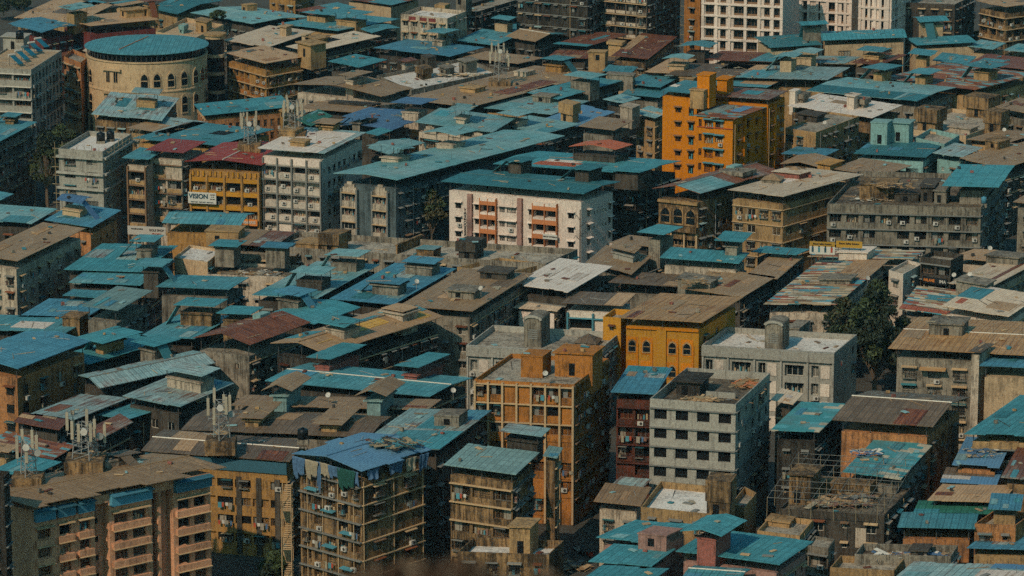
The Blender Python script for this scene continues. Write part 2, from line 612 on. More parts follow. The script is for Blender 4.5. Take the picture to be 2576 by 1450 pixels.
def style_bays(f, bay=3.4, ledge='trim_grey', panel=None, ac=.3, pil=None, depth=.8, p=.95, low=.85, side=.22, pild=.5):
    n = max(1, round(f.len / bay))
    bw = f.len / n
    nf = max(0, int((f.zt - 1.0) / f.fh))
    for k in range(nf):
        zt = f.zt - f.top - .25 - k * f.fh
        hh = f.fh - low - .22
        for i in range(n):
            if R.random() > p:
                continue
            a = (i + .5) * bw
            w = bw - 2 * side
            if f.hole(a - w / 2, a + w / 2, zt - hh, zt, depth):
                f.put('window', ('window', round(w * .92, 1), round(hh, 2), R.choice(['plain', 'plain', 'grille', 'goods', 'void_black', 'shut', 'curtain']), R.choice(['trim_grey', 'trim_brown', 'trim_dark', 'trim_dark'])), a, zt - hh, depth)
                if R.random() < ac:
                    f.put('air_conditioner', ('ac',), a + R.uniform(-.3, .3) * w, zt - hh - R.choice((.05, .7)))
                elif R.random() < .22:
                    f.put('window_cage', ('cage', round(w * .6, 1), round(hh * .9, 1), R.randint(0, 11)), a + R.uniform(-.2, .2) * w, zt - hh)
                elif R.random() < .3:
                    f.put('laundry_line', ('laundry', round(w * .9, 1), R.randint(0, 6)), a, zt - hh - .45)
                if panel:
                    f.put('balcony_panel', ('box', round(w + .1, 2), low - .1, .12, panel), a, zt - hh - low + .12)
        if ledge:
            f.put('floor_ledge', ('box', round(f.len - .02, 2), .16, .45, ledge), f.len / 2, zt + .05, 0, None, False)
    if pil:
        for i in range(n + 1):
            a = min(max(i * bw, .16), f.len - .16)
            f.put('pilaster', ('box', .3, round(f.zt - .4, 2), pild, pil), a, .2, 0, None, False)


def style_holes(f, spacing=4.4, w=2.4, h=2.2, ledge='trim_grey'):
    n = max(1, int(f.len / spacing))
    nf = max(0, int((f.zt - 1.0) / f.fh))
    for k in range(nf):
        zt = f.zt - f.top - .3 - k * f.fh
        for i in range(n):
            a = (i + .5) * f.len / n
            if f.hole(a - w / 2, a + w / 2, zt - h, zt, .45):
                f.put('window', ('window', w, h, 'void_black', 'trim_dark'), a, zt - h, .42)  # unglazed hole, its dark inside painted by a black slab
        f.put('floor_ledge', ('box', round(f.len - .02, 2), .14, .35, ledge), f.len / 2, zt + .08, 0, None, False)


def st(name):
    if callable(name):
        return name
    t = {
        'w': lambda f: style_windows(f),
        'w2': lambda f: style_windows(f, 2.4, 'trim_tan', ac=.12),
        'wn': lambda f: style_windows(f, 3.2, None, ac=.2, small=False),
        'wl': lambda f: style_windows(f, 3.0, 'trim_grey', ledge='trim_grey'),
        'wt': lambda f: style_windows(f, 2.7, 'trim_tan', ledge='trim_tan', ac=.25),
        'b': lambda f: style_bays(f),
        'bt': lambda f: style_bays(f, 3.2, 'trim_tan', ac=.3),
        'd': lambda f: style_dark(f),
        'h': lambda f: style_holes(f),
        'p': lambda f: None,
    }
    return t[name]


def style_dark(f):
    style_windows(f, 2.5, 'trim_grey', p=.88, ac=.15, fr='trim_dark', cage=.4, ledge=R.choice([None, 'trim_grey', 'trim_tan']))
    n = max(1, int(f.len / 7))
    for i in range(n):
        a = (i + R.uniform(.2, .8)) * f.len / n
        f.put('drain_pipe', ('pipe', round(f.zt - .5, 1), R.choice(['trim_grey', 'trim_tan', 'steel'])), min(max(a, .3), f.len - .3), .2)


def wall_faces(f, vs, fs):
    """the wall surface with its openings cut in"""
    def pt(a, z, d=0):
        return f.P0 + f.e * a + f.inw * d + Vector((0, 0, z))
    A = sorted(set([0, f.len] + [x for o in f.op for x in o[:2]]))
    Z = sorted(set([0, f.zt] + [x for o in f.op for x in o[2:4]]))
    base = len(vs)
    for z in Z:
        for a in A:
            vs.append(pt(a, z))
    na = len(A)
    for j in range(len(Z) - 1):
        zc = (Z[j] + Z[j + 1]) / 2
        row = [o for o in f.op if o[2] < zc < o[3]]
        for i in range(na - 1):
            ac = (A[i] + A[i + 1]) / 2
            if any(o[0] < ac < o[1] for o in row):
                continue
            q = base + j * na + i
            fs.append((q, q + 1, q + na + 1, q + na))
    for a0, a1, z0, z1, d in f.op:
        b = len(vs)
        vs += [pt(a0, z0), pt(a1, z0), pt(a1, z1), pt(a0, z1), pt(a0, z0, d), pt(a1, z0, d), pt(a1, z1, d), pt(a0, z1, d)]
        fs += [(b + 4, b + 5, b + 6, b + 7), (b, b + 1, b + 5, b + 4), (b + 1, b + 2, b + 6, b + 5), (b + 2, b + 3, b + 7, b + 6), (b + 3, b, b + 4, b + 7)]


def sheet(L, F, Rr, h_base, rise, ax, jag, mat, name, parent, loc, th=.1, uvs=0.0, dz=0.0):
    """a roof of metal sheets on the parallelogram L-F-R: ragged eaves, optional ridge"""
    L, F, Rr = L.copy(), F.copy(), Rr.copy()
    U, V = F - L, Rr - F
    wu, wv = U.length, V.length
    u, v = U / wu, V / wv
    vs, uv, top = [], [], []

    def P(a, b, z):
        vs.append(L + u * a + v * b + Vector((0, 0, z + dz)) - loc)
        return len(vs) - 1

    def cuts(n_len):
        out, x = [0.0], 0.0
        while x < n_len:
            x += R.choice((1.05, 2.1, 3.15, 4.2, 5.25))
            out.append(min(x, n_len))
        if len(out) > 2 and out[-1] - out[-2] < .6:
            out.pop(-2)
        return out

    def edge(n_len):
        return [(c0, c1, R.choice((0, 0, 0, .5, 1, -1, -.4)) * jag) for c0, c1 in zip(cuts(n_len), cuts(n_len)[1:])]

    def make_edge(n_len):
        c = cuts(n_len)
        return [(c[i], c[i + 1], R.choice((0, 0, 0, .5, 1, -1, -.4)) * jag) for i in range(len(c) - 1)]

    # coordinates (t along the ridge axis, s across); ax 'v': t=v, s=u ; ax 'u': t=u, s=v
    nt, ns = (wv, wu) if ax == 'v' else (wu, wv)
    conv = (lambda t, s, z: P(s, t, z)) if ax == 'v' else (lambda t, s, z: P(t, s, z))
    mid = ns / 2 if rise else None
    polys = []
    for sd in ((0, 1) if rise else (0,)):
        pts = []
        if rise:
            e = make_edge(nt)
            eave = 0 if sd == 0 else ns
            sgn = -1 if sd == 0 else 1
            line = []
            for t0, t1, j in e:
                line += [(t0, eave + sgn * j), (t1, eave + sgn * j)]
            pts = [(t, s, 0) for t, s in line] + [(nt, mid, rise), (0, mid, rise)]
        else:
            e0, e1 = make_edge(nt), make_edge(nt)
            pts = []
            for t0, t1, j in e0:
                pts += [(t0, -j, 0), (t1, -j, 0)]
            back = []
            for t0, t1, j in e1:
                back += [(t0, ns + j, 0), (t1, ns + j, 0)]
            pts += list(reversed(back))
        # drop doubles
        q = []
        for p_ in pts:
            if not q or (abs(p_[0] - q[-1][0]) + abs(p_[1] - q[-1][1])) > 1e-4:
                q.append(p_)
        polys.append(q)
    fs = []
    for q in polys:
        ti = []
        for t, s, z in q:
            ti.append(conv(t, s, z)); uv.append((t, s))
        bi = []
        for t, s, z in q:
            bi.append(conv(t, s, z - th)); uv.append((t, s))
        n = len(q)
        # orientation: make the top face look up
        a = sum((vs[ti[i]].x * vs[ti[(i + 1) % n]].y - vs[ti[(i + 1) % n]].x * vs[ti[i]].y) for i in range(n))
        if a < 0:
            ti.reverse(); bi.reverse()
        fs.append(tuple(ti)); fs.append(tuple(reversed(bi)))
        for i in range(n):
            j = (i + 1) % n
            fs.append((ti[j], ti[i], bi[i], bi[j]))
    o = link(name, mesh(name, vs, fs, mat, uvs=uv), parent)
    big(loc, vs, [f for f in fs if len(f) > 4 or True])
    return o


def slab_quad(p, h0, h1):
    return [q + Vector((0, 0, h0)) for q in p], [q + Vector((0, 0, h1)) for q in p]


BLD = []


def stair_house(root, loc, u, v, h, spec, rise_at=0.0):
    """a box on the roof (stair top or tank), perhaps under a small sheet canopy"""
    x, y, w, ht = spec[:4]
    d = spec[4] if len(spec) > 4 else 3.2
    can = spec[5] if len(spec) > 5 else None
    opt = spec[6] if len(spec) > 6 else {}
    P = at(x, y, h)
    s = scale_at(P)
    w, ht = w / s, ht / s * 1.03
    mat = opt.get('m') or R.choice(['concrete', 'concrete', 'tan_dirty', 'concrete_dark', 'white_dirty'])
    b = MB()
    up = Vector((0, 0, 1))

    def ring(o, z):
        return [P - loc - u * (w + o) - v * o + up * z, P - loc + u * o - v * o + up * z, P - loc + u * o + v * (d + o) + up * z, P - loc - u * (w + o) + v * (d + o) + up * z]
    lid = opt.get('lid', R.choice((.05, .12, .22, .3, .45)))
    if opt.get('tank'):
        zs = [(0, -2.5), (0, ht * .45), (lid + .15, ht * .45 + .01), (lid + .15, ht)]
    else:
        zs = [(0, -2.5), (0, ht - .2), (lid, ht - .19), (lid, ht)]
    vs, fs = [], []
    for o, z in zs:
        vs += ring(o, z)
    for j in range(3):
        for i in range(4):
            k = (i + 1) % 4
            fs.append((j * 4 + i, j * 4 + k, j * 4 + 4 + k, j * 4 + 4 + i))
    fs.append((12, 13, 14, 15))
    b.add(vs, fs, mat)
    nm = 'water_tank_house' if opt.get('tank') else 'stair_house'
    o = b.build(nm, root)
    big(loc, vs, fs)
    rot = math.atan2(u.y, u.x)
    if not can and ht > 1.4 and not opt.get('nod'):
        k = link('black_opening', part_mesh(('box', round(min(.9, w * .3), 1), round(min(1.9, ht * .55), 1), .04, 'void_black')), o)  # flat black panel paints the darkness of a doorway
        k.location = P - loc - u * (w * R.uniform(.3, .7)) + up * .25
        k.rotation_euler = (0, 0, rot)
    if can:
        up_h = opt.get('up', 1.25)
        oh = opt.get('o', .9)
        zc = ht + up_h
        c0 = P - u * (w + oh) - v * oh + up * zc
        c1 = P + u * oh - v * oh + up * zc
        c2 = P + u * oh + v * (d + oh) + up * zc
        sheet(c0, c1, c2, 0, opt.get('g', 0.0), opt.get('ax', 'v'), .12, can, 'canopy', o, loc, .07)
        for (a, q) in ((0, 0), (1, 0), (1, 1), (0, 1)):
            k = link('post', part_mesh(('post', round(up_h, 2), .06)), o)
            k.location = P - loc - u * (w * (1 - a)) + v * (d * q) + up * ht
        sl = opt.get('s', 0)
        if sl:
            bb = MB()
            q = 1 if sl > 0 else -1
            a0 = (oh * .4 if sl > 0 else -(w + oh * .4))
            off = abs(sl)
            e0 = P - loc + u * a0 + up * (zc - .1)
            e1 = e0 + u * (q * off) - up * (zc - .1)
            wd = v * min(d * .55, 2.2)
            nn = u * (q * .12)
            bb.hexa([e1, e1 + nn, e1 + nn + wd, e1 + wd], [e0, e0 + nn, e0 + nn + wd, e0 + wd], can)
            bb.build('sloping_sheet', o)
    return o


FAMILY = {'t': ['sheet_teal', 'sheet_teal_pale', 'sheet_teal_dark', 'sheet_teal_grey', 'sheet_blue', 'sheet_teal_bright'],
          'b': ['sheet_brown', 'sheet_dark', 'sheet_tan', 'sheet_brown', 'sheet_tan_rust', 'sheet_rust']}


def auto_pat(roof, rise, ax, pat):
    """replacement sheets of a slightly different age"""
    if rise and ax == 'v' or roof in ('sheet_patchwork', 'sheet_red', 'sheet_patch_rust'):
        return []
    fam = ['sheet_cream', 'sheet_white', 'sheet_tan'] if roof in ('sheet_white', 'sheet_cream') else FAMILY['b'] if roof in FAMILY['b'] or roof == 'sheet_maroon' else FAMILY['t']
    out = []
    lay = 0
    for i in range(R.choice((0, 1, 2, 2, 3, 4)) if not pat else R.choice((0, 0, 1))):
        w, d = R.uniform(.08, .3), R.uniform(.12, .42)
        a0 = R.uniform(0, 1 - w)
        c0 = R.choice((0.0, .5 - d, .5)) if rise else R.uniform(0, 1 - d)
        if any(not (a0 + w < o[0] or o[1] < a0 or c0 + d < o[2] or o[3] < c0) for o in out + [q for q in pat]):
            continue
        out.append((a0, a0 + w, max(0, c0), c0 + d, R.choice(fam)))
    return out


def block(root, loc, L, F, Rr, h, roof, wall, ff='w', fr='d', gap=1.25, oh=.8, rise=0.0, ax='u', jag=.3, heads=(), pat=(), fh=2.9, top=1.0, posts=True, par=.95, floor='terrace', uneven=None, skirt=None):
    L, F, Rr = at(L[0], L[1], h), at(F[0], F[1], h), at(Rr[0], Rr[1], h)
    u, v = (F - L).normalized(), (Rr - F).normalized()
    wu, wv = (F - L).length, (Rr - F).length
    z0 = Vector((0, 0, -h))
    terrace = roof == 'T'
    if terrace:
        oh, gap = 0.0, 0.0
    oh = min(oh, wu * .2, wv * .2)
    f = F - u * oh + v * oh + z0
    l = L + u * oh + v * oh + z0
    r = F - u * oh + v * (wv - oh) + z0
    bk = L + u * oh + v * (wv - oh) + z0
    zt = h - gap
    ffc = Face(l, f, zt, root, ff, fh, top, None)
    frc = Face(f, r, zt, root, fr, fh, top, None)
    st(ff)(ffc)
    st(fr)(frc)
    vs, fs = [], []
    for fc in (ffc, frc):
        wall_faces(fc, vs, fs)
    b = len(vs)
    up = Vector((0, 0, 1))
    if terrace:
        t = .18
        i_l, i_f, i_r, i_b = l + u * t + v * t, f - u * t + v * t, r - u * t - v * t, bk + u * t - v * t
        zf = zt - par
        vs += [l + up * zt, f + up * zt, r + up * zt, bk + up * zt, i_l + up * zt, i_f + up * zt, i_r + up * zt, i_b + up * zt, i_l + up * zf, i_f + up * zf, i_r + up * zf, i_b + up * zf, r, bk, l]
        for i in range(4):
            j = (i + 1) % 4
            fs += [(b + i, b + j, b + 4 + j, b + 4 + i), (b + 4 + i, b + 4 + j, b + 8 + j, b + 8 + i)]
        fs += [(b + 12, b + 13, b + 3, b + 2), (b + 13, b + 14, b + 0, b + 3)]
        fv = [i_l + up * zf, i_f + up * zf, i_r + up * zf, i_b + up * zf]
        fo = link('terrace_floor', mesh('terrace_floor', [q - loc for q in fv], [(0, 1, 2, 3)], floor), root)
        big((0, 0, 0), fv, [(0, 1, 2, 3)])
    else:
        vs += [l + up * zt, f + up * zt, r + up * zt, bk + up * zt, r, bk, l]
        fs += [(b, b + 1, b + 2, b + 3), (b + 4, b + 5, b + 3, b + 2), (b + 5, b + 6, b, b + 3)]
    wo = link('wall', mesh('wall', [q - loc for q in vs], fs, wall), root)
    big((0, 0, 0), vs, fs)
    for fc in (ffc, frc):
        for name, key, a, z, d, label, sub in fc.parts:
            PENDING.append((name, key, fc.P0 + fc.e * a + fc.inw * d + up * z, fc.rot, wo if sub else root, loc, fc.inw, label))
    if not terrace:
        ro = sheet(L, F, Rr, h, rise, ax, jag, roof, 'roof', root, loc)
        for p in list(pat) + auto_pat(roof, rise, ax, pat):
            a0, a1, c0, c1, pm = p[:5]
            if rise and ax == 'u':
                zz = lambda c: rise * (1 - abs(2 * c - 1))
                q0, q1 = zz(c0), zz(c1)
            elif rise:
                q0 = q1 = None
            else:
                q0 = q1 = 0
            A = L + u * (wu * a0) + v * (wv * c0)
            if rise and ax == 'v':
                zz = lambda c: rise * (1 - abs(2 * c - 1))
                A.z += zz(a0) + .06
                B_ = L + u * (wu * a1) + v * (wv * c0); B_.z += zz(a1) + .06
                C_ = L + u * (wu * a1) + v * (wv * c1); C_.z += zz(a1) + .06
            else:
                A.z += q0 + .06
                B_ = L + u * (wu * a1) + v * (wv * c0); B_.z += q0 + .06
                C_ = L + u * (wu * a1) + v * (wv * c1); C_.z += q1 + .06
            sheet(A, B_, C_, 0, 0, 'u', .1, pm, 'roof_sheet', ro, loc, .05)
        if rise and R.random() < .6:
            bb = MB()
            if ax == 'u':
                a, c = L + v * (wv / 2), F + v * (wv / 2)
            else:
                a, c = L + u * (wu / 2), L + u * (wu / 2) + v * wv
            z = Vector((0, 0, rise + .04))
            bb.tube(a + z - loc, c + z - loc, .12, .12, R.choice(['trim_white', roof, roof, 'trim_grey']), 5)
            bb.build('ridge_cap', ro)
        if posts and gap > .9:
            spots = []
            for fc in (ffc, frc):
                n = max(1, int(fc.len / 4.2))
                for i in range(n + (fc is frc)):
                    spots.append(fc.P0 + fc.e * min(max(.15, fc.len * i / n), fc.len - .15) + fc.inw * .15 + up * zt)
            for q in spots:
                PENDING.append(('post', ('post', round(gap, 2), .07), q, 0, root, loc, Vector((0, 1, 0)), None))
    for hd in heads:
        stair_house(root, loc, u, v, h - (par if terrace else 0), hd)
    BLD.append((root.name, [q.xy for q in (l, f, r, bk)], h))
    return dict(l=l, f=f, r=r, b=bk, u=u, v=v, wall=wo, zt=zt, front=ffc, side=frc, L=L, F=F, R=Rr, wu=wu, wv=wv)


def B(label, L, F, Rr, h=15, roof='sheet_teal', wall='concrete', name='apartment_building', cat='building', more=(), group=None, **kw):
    f0 = at(F[0], F[1], h)
    loc = Vector((f0.x, f0.y, 0))
    root = thing(name, label, cat, loc, group)
    res = [block(root, loc, L, F, Rr, h, roof, wall, **kw)]
    for m in more:
        m = dict(m)
        res.append(block(root, loc, m.pop('L'), m.pop('F'), m.pop('R'), m.pop('h', h), m.pop('roof', roof), m.pop('wall', wall), **m))
    return root, loc, res


def ornate(f):
    """stepped gables over the bays, brick panels and ledges"""
    n = max(2, round(f.len / 5.5))
    style_bays(f, f.len / n / 1.0, None, 'white_dirty', ac=.2)
    for i in range(n):
        a = (i + .5) * f.len / n
        for k, (w, hh) in enumerate(((3.2, .9), (2.2, .6), (1.0, .5))):
            z = f.zt - .05 + sum((.9, .6, .5)[:k])
            f.put('parapet_crest', ('box', w, hh, .25, 'white_dirty'), a, z, 0, None, False)




def bay_tower(f, t):
    a, w = f.len * t, 3.0
    for k in range(5):
        z = f.zt - 1.6 - k * 2.85
        f.put('floor_ledge', ('box', w + .3, .18, 1.0, 'trim_tan'), a, z - .1, 0, None, False)
        f.put('balcony_panel', ('box', w, 1.25, .8, 'white_dirty'), a, z - 2.85, 0, None, False)
        f.put('window', ('window', w - .3, 1.4, R.choice(['goods', 'grille']), 'trim_white'), a, z - 1.58, -.15)
    for k, (ww, hh) in enumerate(((3.0, 1.0), (2.2, .6), (1.1, .5))):
        f.put('parapet_crest', ('box', ww, hh, .5, 'white_dirty'), a, f.zt - 1.5 + sum((1.0, .6, .5)[:k]), 0, None, False)
    for s in (-1, 1):
        f.put('pilaster', ('box', .35, round(f.zt - 1, 1), .9, 'trim_grey'), a + s * (w / 2 + .2), .2, 0, None, False)


T = 'sheet_teal'; TB = 'sheet_teal_bright'; TD = 'sheet_teal_dark'; TP = 'sheet_teal_pale'; TG = 'sheet_teal_grey'
GG = 'sheet_green_grey'; BL = 'sheet_blue'; NV = 'sheet_navy'; GR = 'sheet_green'; BR = 'sheet_brown'; DK = 'sheet_dark'
TN = 'sheet_tan'; TR = 'sheet_tan_rust'; CR = 'sheet_cream'; WH = 'sheet_white'; RU = 'sheet_rust'; RM = 'sheet_rust_mixed'
MA = 'sheet_maroon'; RD = 'sheet_red'; OR = 'sheet_orange'; YE = 'sheet_yellow'; PW = 'sheet_patchwork'; PT = 'sheet_patch_teal'; PR = 'sheet_patch_rust'
# ============================================================ top strip
B('tan sheet roof with stepped edge beside dark trees in the far corner', (36, 44), (190, 58), (290, 10), 14, TN, 'tan', jag=.7)
B('far tan roof carrying a teal strip beyond the red walled building', (262, 9), (310, 15), (395, 0), 14, TN, 'beige', pat=[(.1, .5, .1, .8, T)])
B('small dull teal roof far beyond the red walled building', (195, 9), (228, 16), (268, 6), 14, T, 'tan')
B('red walled building under a diamond shaped blue sheet roof', (20, 60), (107, 82), (192, 64), 17, BL, 'maroon', gap=2.2, ff='w', fr='w', rise=.5,
  heads=[(187, 62, 36, 24, 5, TP, {'m': 'tan', 'up': 1.6, 'o': 1.8})])
B('long red walled building under a tan roof with a slanted red hatch', (150, 45), (222, 66), (402, 49), 17, TN, 'maroon', gap=2.4, ff='p', fr=lambda f: style_windows(f, 5, None, small=False, w=2), jag=.5,
  heads=[(318, 46, 34, 20, 5, None, {'m': 'tan', 'lid': .5}), (372, 42, 18, 26, 3, RU, {'m': 'tan', 's': 2.0})])
B('low maroon shed in front of the long red walled building', (130, 112), (158, 142), (250, 104), 11, MA, 'dark_red', gap=.6, jag=.2, pat=[(.5, 1, .3, .9, T)])
B('tan terrace building with a blue tank behind the round cream building', (392, 80), (486, 98), (562, 62), 19, 'T', 'cream', ff='w', fr='w', floor='beige',
  heads=[(462, 86, 18, 20, 3, None, {'m': 'mint', 'tank': 1}), (520, 86, 44, 30, 4, None, {'m': 'tan', 'lid': .4})])
B('dark teal roof with a pale ridge far behind the round cream building', (374, 20), (446, 36), (560, 2), 14, TD, 'tan', rise=.8)
B('pale teal roof with a bush growing on it in the far row', (478, 32), (637, 60), (784, 43), 14, TP, 'concrete_dark', rise=.6, heads=[(622, 33, 22, 20, 3, None, {'m': 'tan'})])
B('yellow tan walled house with roof out of view in the far row', (668, -18), (744, -7), (800, -22), 17, TN, 'ochre', ff='w')
B('red and teal roof in the far row before the yellow tan walls', (742, 25), (790, 38), (897, 19), 14, MA, 'concrete_dark', pat=[(.0, 1, .55, 1, T), (.5, 1, .2, .55, T)])
B('long blank tan walled hall with rust roof at the top edge', (868, -3), (985, 14), (1062, -6), 15, RU, 'beige', ff='p', fr='p', gap=.8, pat=[(.5, 1, 0, .5, T)])
B('teal roof carrying a tan box behind the cream roofs', (700, 60), (850, 78), (1005, 48), 14, T, 'tan', heads=[(818, 58, 58, 12, 4, T, {'m': 'tan', 'up': 1.0}), (895, 70, 62, 14, 4, T, {'m': 'tan', 'up': 2.0, 'o': 1.6})])
B('small teal roof with railing between cream roof and grey white building', (905, 73), (936, 83), (1008, 70), 15, T, 'concrete_dark', rise=.4)
B('grey white building with red panels and an open terrace in the far row', (1008, 35), (1125, 47), (1174, 28), 21, 'T', 'white_dirty', floor='terrace_white',
  ff=lambda f: (style_windows(f, 2.6, 'trim_tan', small=False, ac=.3), [f.put('wall_panel', ('box', 2.0, 1.3, .08, 'maroon'), a, f.zt - 1.7, 0, None, False) for a in (3.4, 6.6, 9.2)]), fr='d',
  heads=[(1118, 30, 26, 16, 3, None, {'m': 'tan', 'tank': 1}), (1172, 16, 30, 26, 4, None, {'m': 'concrete'})])
B('dark slum block with a tan parapet behind the grey white building', (1150, 20), (1198, 31), (1345, -14), 18, 'T', 'grime', ff='w', fr='d')
B('blue sheet roof spread before the grey white building', (941, 120), (1134, 142), (1219, 119), 15, BL, 'concrete_dark', gap=2, heads=[(1112, 118, 30, 14, 4, T, {'up': 2.2, 'o': 1.5})])
B('teal roof with tan stair box behind the phone mast', (1146, 102), (1246, 115), (1312, 85), 15, T, 'concrete_dark', heads=[(1276, 82, 40, 18, 4, T, {'m': 'beige', 'up': 1.4})])
B('brown roof behind the phone mast', (1154, 143), (1307, 160), (1372, 145), 14, BR, 'concrete_dark')
B('brown gabled roof below the dark tall blocks', (1270, 92), (1347, 105), (1420, 85), 15, BR, 'concrete_dark', rise=.9, ax='u', pat=[(.8, 1.1, .5, 1, T)])
B('teal roof tucked below the dark tall blocks', (1250, 72), (1300, 84), (1385, 62), 14, T, 'concrete_dark')
B('tall dark block with vertical pipes at the top edge', (1300, -40), (1478, -24), (1530, -48), 26, 'T', 'grime', ff='d', fr='d')
B('tall dark block with pale blotched panels at the top edge', (1496, -40), (1628, -28), (1712, -60), 26, 'T', 'concrete_dark', ff=lambda f: style_bays(f, 2.8, 'trim_tan', 'white_dirty', ac=.3), fr='d')
B('narrow ochre tower beside the white tower', (1722, -26), (1762, -21), (1786, -40), 25, 'T', 'yellow', ff='w', fr='p')
# cream roofs behind the tan block
B('cream roof behind the yellow striped block with slanted vents', (560, 102), (676, 119), (792, 80), 15, CR, 'concrete_dark', jag=.5,
  heads=[(720, 92, 22, 24, 3, None, {'m': 'beige', 'nod': 1}), (768, 112, 12, 24, 2, None, {'m': 'beige', 'nod': 1})])
B('large pale cream roof with ragged steps and a square hole', (722, 116), (788, 131), (956, 92), 16, CR, 'concrete_dark', jag=1.0, pat=[(.1, .5, .42, .6, 'void_black')], heads=[(800, 108, 44, 10, 4, None, {'m': 'tan', 'lid': .5})])  # a black sheet on the roof paints the hole's darkness
B('yellow striped apartment block under a tan roof beside the round building', (562, 132), (668, 160), (771, 142), 16, TN, 'ochre', gap=2.2, fr='bt', fh=2.8,
  ff=lambda f: style_bays(f, 2.6, 'trim_tan', 'yellow', pil=None), heads=[(782, 150, 62, 36, 5, None, {'m': 'tan', 'lid': .5})])
B('bright teal diamond roof on posts over a small dark house', (824, 154), (904, 170), (974, 151), 16, TB, 'concrete_dark', gap=2.5, heads=())
B('curved tan roof over dirty white walls with a white stair box', (736, 212), (960, 243), (1041, 222), 15, BR, 'white_dirty', rise=1.2, ax='v', gap=2, ff='w', heads=[(888, 226, 24, 22, 5, BR, {'m': 'white_dirty', 'up': 1.3, 'o': 1.2})])
B('small tan roof in front of the curved tan roof', (746, 272), (900, 283), (999, 261), 14, BR, 'concrete_dark', heads=[(936, 274, 120, 10, 3, None, {'m': 'grime', 'nod': 1})], rise=.5)
B('huge flat brown roof with a rubble edged hatch at mid height', (1006, 249), (1186, 269), (1520, 183), 15, BR, 'concrete_dark', jag=.15, gap=2,
  heads=[(1195, 235, 44, 12, 4, None, {'m': 'tan', 'nod': 1}), (1412, 184, 46, 18, 4, T, {'m': 'ochre', 'up': 1.4, 's': 3.0}), (1322, 194, 34, 12, 4, None, {'m': 'white_dirty', 'nod': 1})])
B('cluttered grey terrace with tanks beside the huge brown roof', (948, 190), (1035, 226), (1256, 180), 15, 'T', 'concrete', par=.8, floor='terrace_white',
  heads=[(1064, 202, 42, 28, 3, None, {'m': 'tan_dirty', 'tank': 1}), (1122, 196, 42, 24, 3, None, {'m': 'concrete'}), (1172, 190, 44, 34, 4, None, {'m': 'concrete', 'lid': .5}), (1076, 176, 44, 30, 3, None, {'m': 'concrete_dark'}), (1020, 184, 24, 16, 3, RU, {'m': 'white_dirty'})])
# rust roofs
B('maroon roof edged with teal strips below the dark tall blocks', (1394, 110), (1480, 117), (1582, 86), 15, MA, 'concrete_dark', pat=[(-.02, 1, -.02, .12, TB), (.55, .7, .4, .8, T)])
B('long orange rust roof with a hatch below the dark tall blocks', (1538, 140), (1630, 149), (1704, 92), 15, RU, 'tan_dirty', jag=.2, fr='w', pat=[(.0, .25, .3, .9, TN)], heads=[(1562, 120, 36, 12, 3, None, {'m': 'tan', 'tank': 1})])
B('small red rust roof beside a tan box', (1375, 145), (1478, 147), (1502, 128), 14, RU, 'concrete_dark', heads=[(1522, 155, 42, 24, 3, None, {'m': 'tan'})])
B('flat brown roof strip in front of the orange rust roof', (1500, 157), (1613, 166), (1632, 150), 13, DK, 'tan_dirty')
B('narrow teal canopy roof over a long tan box', (1515, 178), (1590, 183), (1606, 168), 15, T, 'beige', gap=1.4, ff='p', heads=[(1592, 204, 70, 14, 3, None, {'m': 'concrete'})])
B('pinkish tan roof with a canopied stair box', (1622, 181), (1690, 184), (1766, 142), 15, TN, 'tan', heads=[(1720, 178, 38, 14, 4, TP, {'m': 'beige', 'up': 1.5, 'o': 1.2, 'g': .4}), (1772, 150, 46, 16, 4, T, {'m': 'concrete_dark', 'up': 1.6, 'o': 1.6, 'g': .5})])
B('long maroon and teal roof below the white tower', (1765, 149), (1945, 156), (1992, 135), 15, MA, 'tan_dirty', gap=2, pat=[(.66, 1, 0, 1, T)])
B('grey teal roof in the row below the pale beige hall', (2022, 157), (2125, 160), (2166, 143), 15, TG, 'tan_dirty', gap=1.8)
B('long weathered roof half brown half teal above a tan wall', (1672, 190), (2082, 201), (2138, 170), 15, TG, 'tan', gap=2.4, ff='p', pat=[(0, .42, 0, 1, DK), (.25, .5, .62, 1, TN), (.46, .62, 0, .6, T)],
  heads=[(1990, 182, 28, 26, 4, TP, {'m': 'beige', 'up': 1.2, 'o': 1.2, 'g': .4, 's': -3.0}), (2040, 166, 36, 20, 4, TP, {'m': 'beige', 'up': 1.2, 'o': 1.4, 'g': .4})])
B('teal roof between brown roof and orange tower', (1573, 210), (1662, 220), (1706, 196), 14, T, 'concrete', gap=1.5, heads=[(1744, 206, 40, 8, 3, None, {'m': 'tan'})])
B('teal strip roof directly behind the orange tower', (1770, 210), (1930, 220), (1968, 202), 14, T, 'tan', pat=[(.5, 1, .3, 1, TN)])
B('upper teal roof of three stepped teal roofs with a grey box', (1400, 215), (1485, 226), (1568, 203), 15, T, 'concrete_dark', heads=[(1484, 228, 60, 18, 4, TP, {'m': 'concrete', 'up': 1.4, 'o': 1.3})])
B('middle teal roof of three stepped teal roofs', (1322, 232), (1405, 250), (1473, 230), 15, T, 'concrete_dark')
B('lowest and widest teal roof of three stepped teal roofs', (1214, 271), (1390, 288), (1483, 254), 14, TP, 'tan', heads=[(1384, 260, 50, 16, 4, None, {'m': 'concrete', 'lid': .3})])
B('small teal diamond roof beside a stained grey wall', (1518, 249), (1568, 260), (1612, 247), 15, TP, 'concrete_dark', gap=1.5)
B('stained grey walled house left of the orange tower', (1562, 236), (1660, 246), (1690, 226), 13, T, 'concrete', gap=1.5)
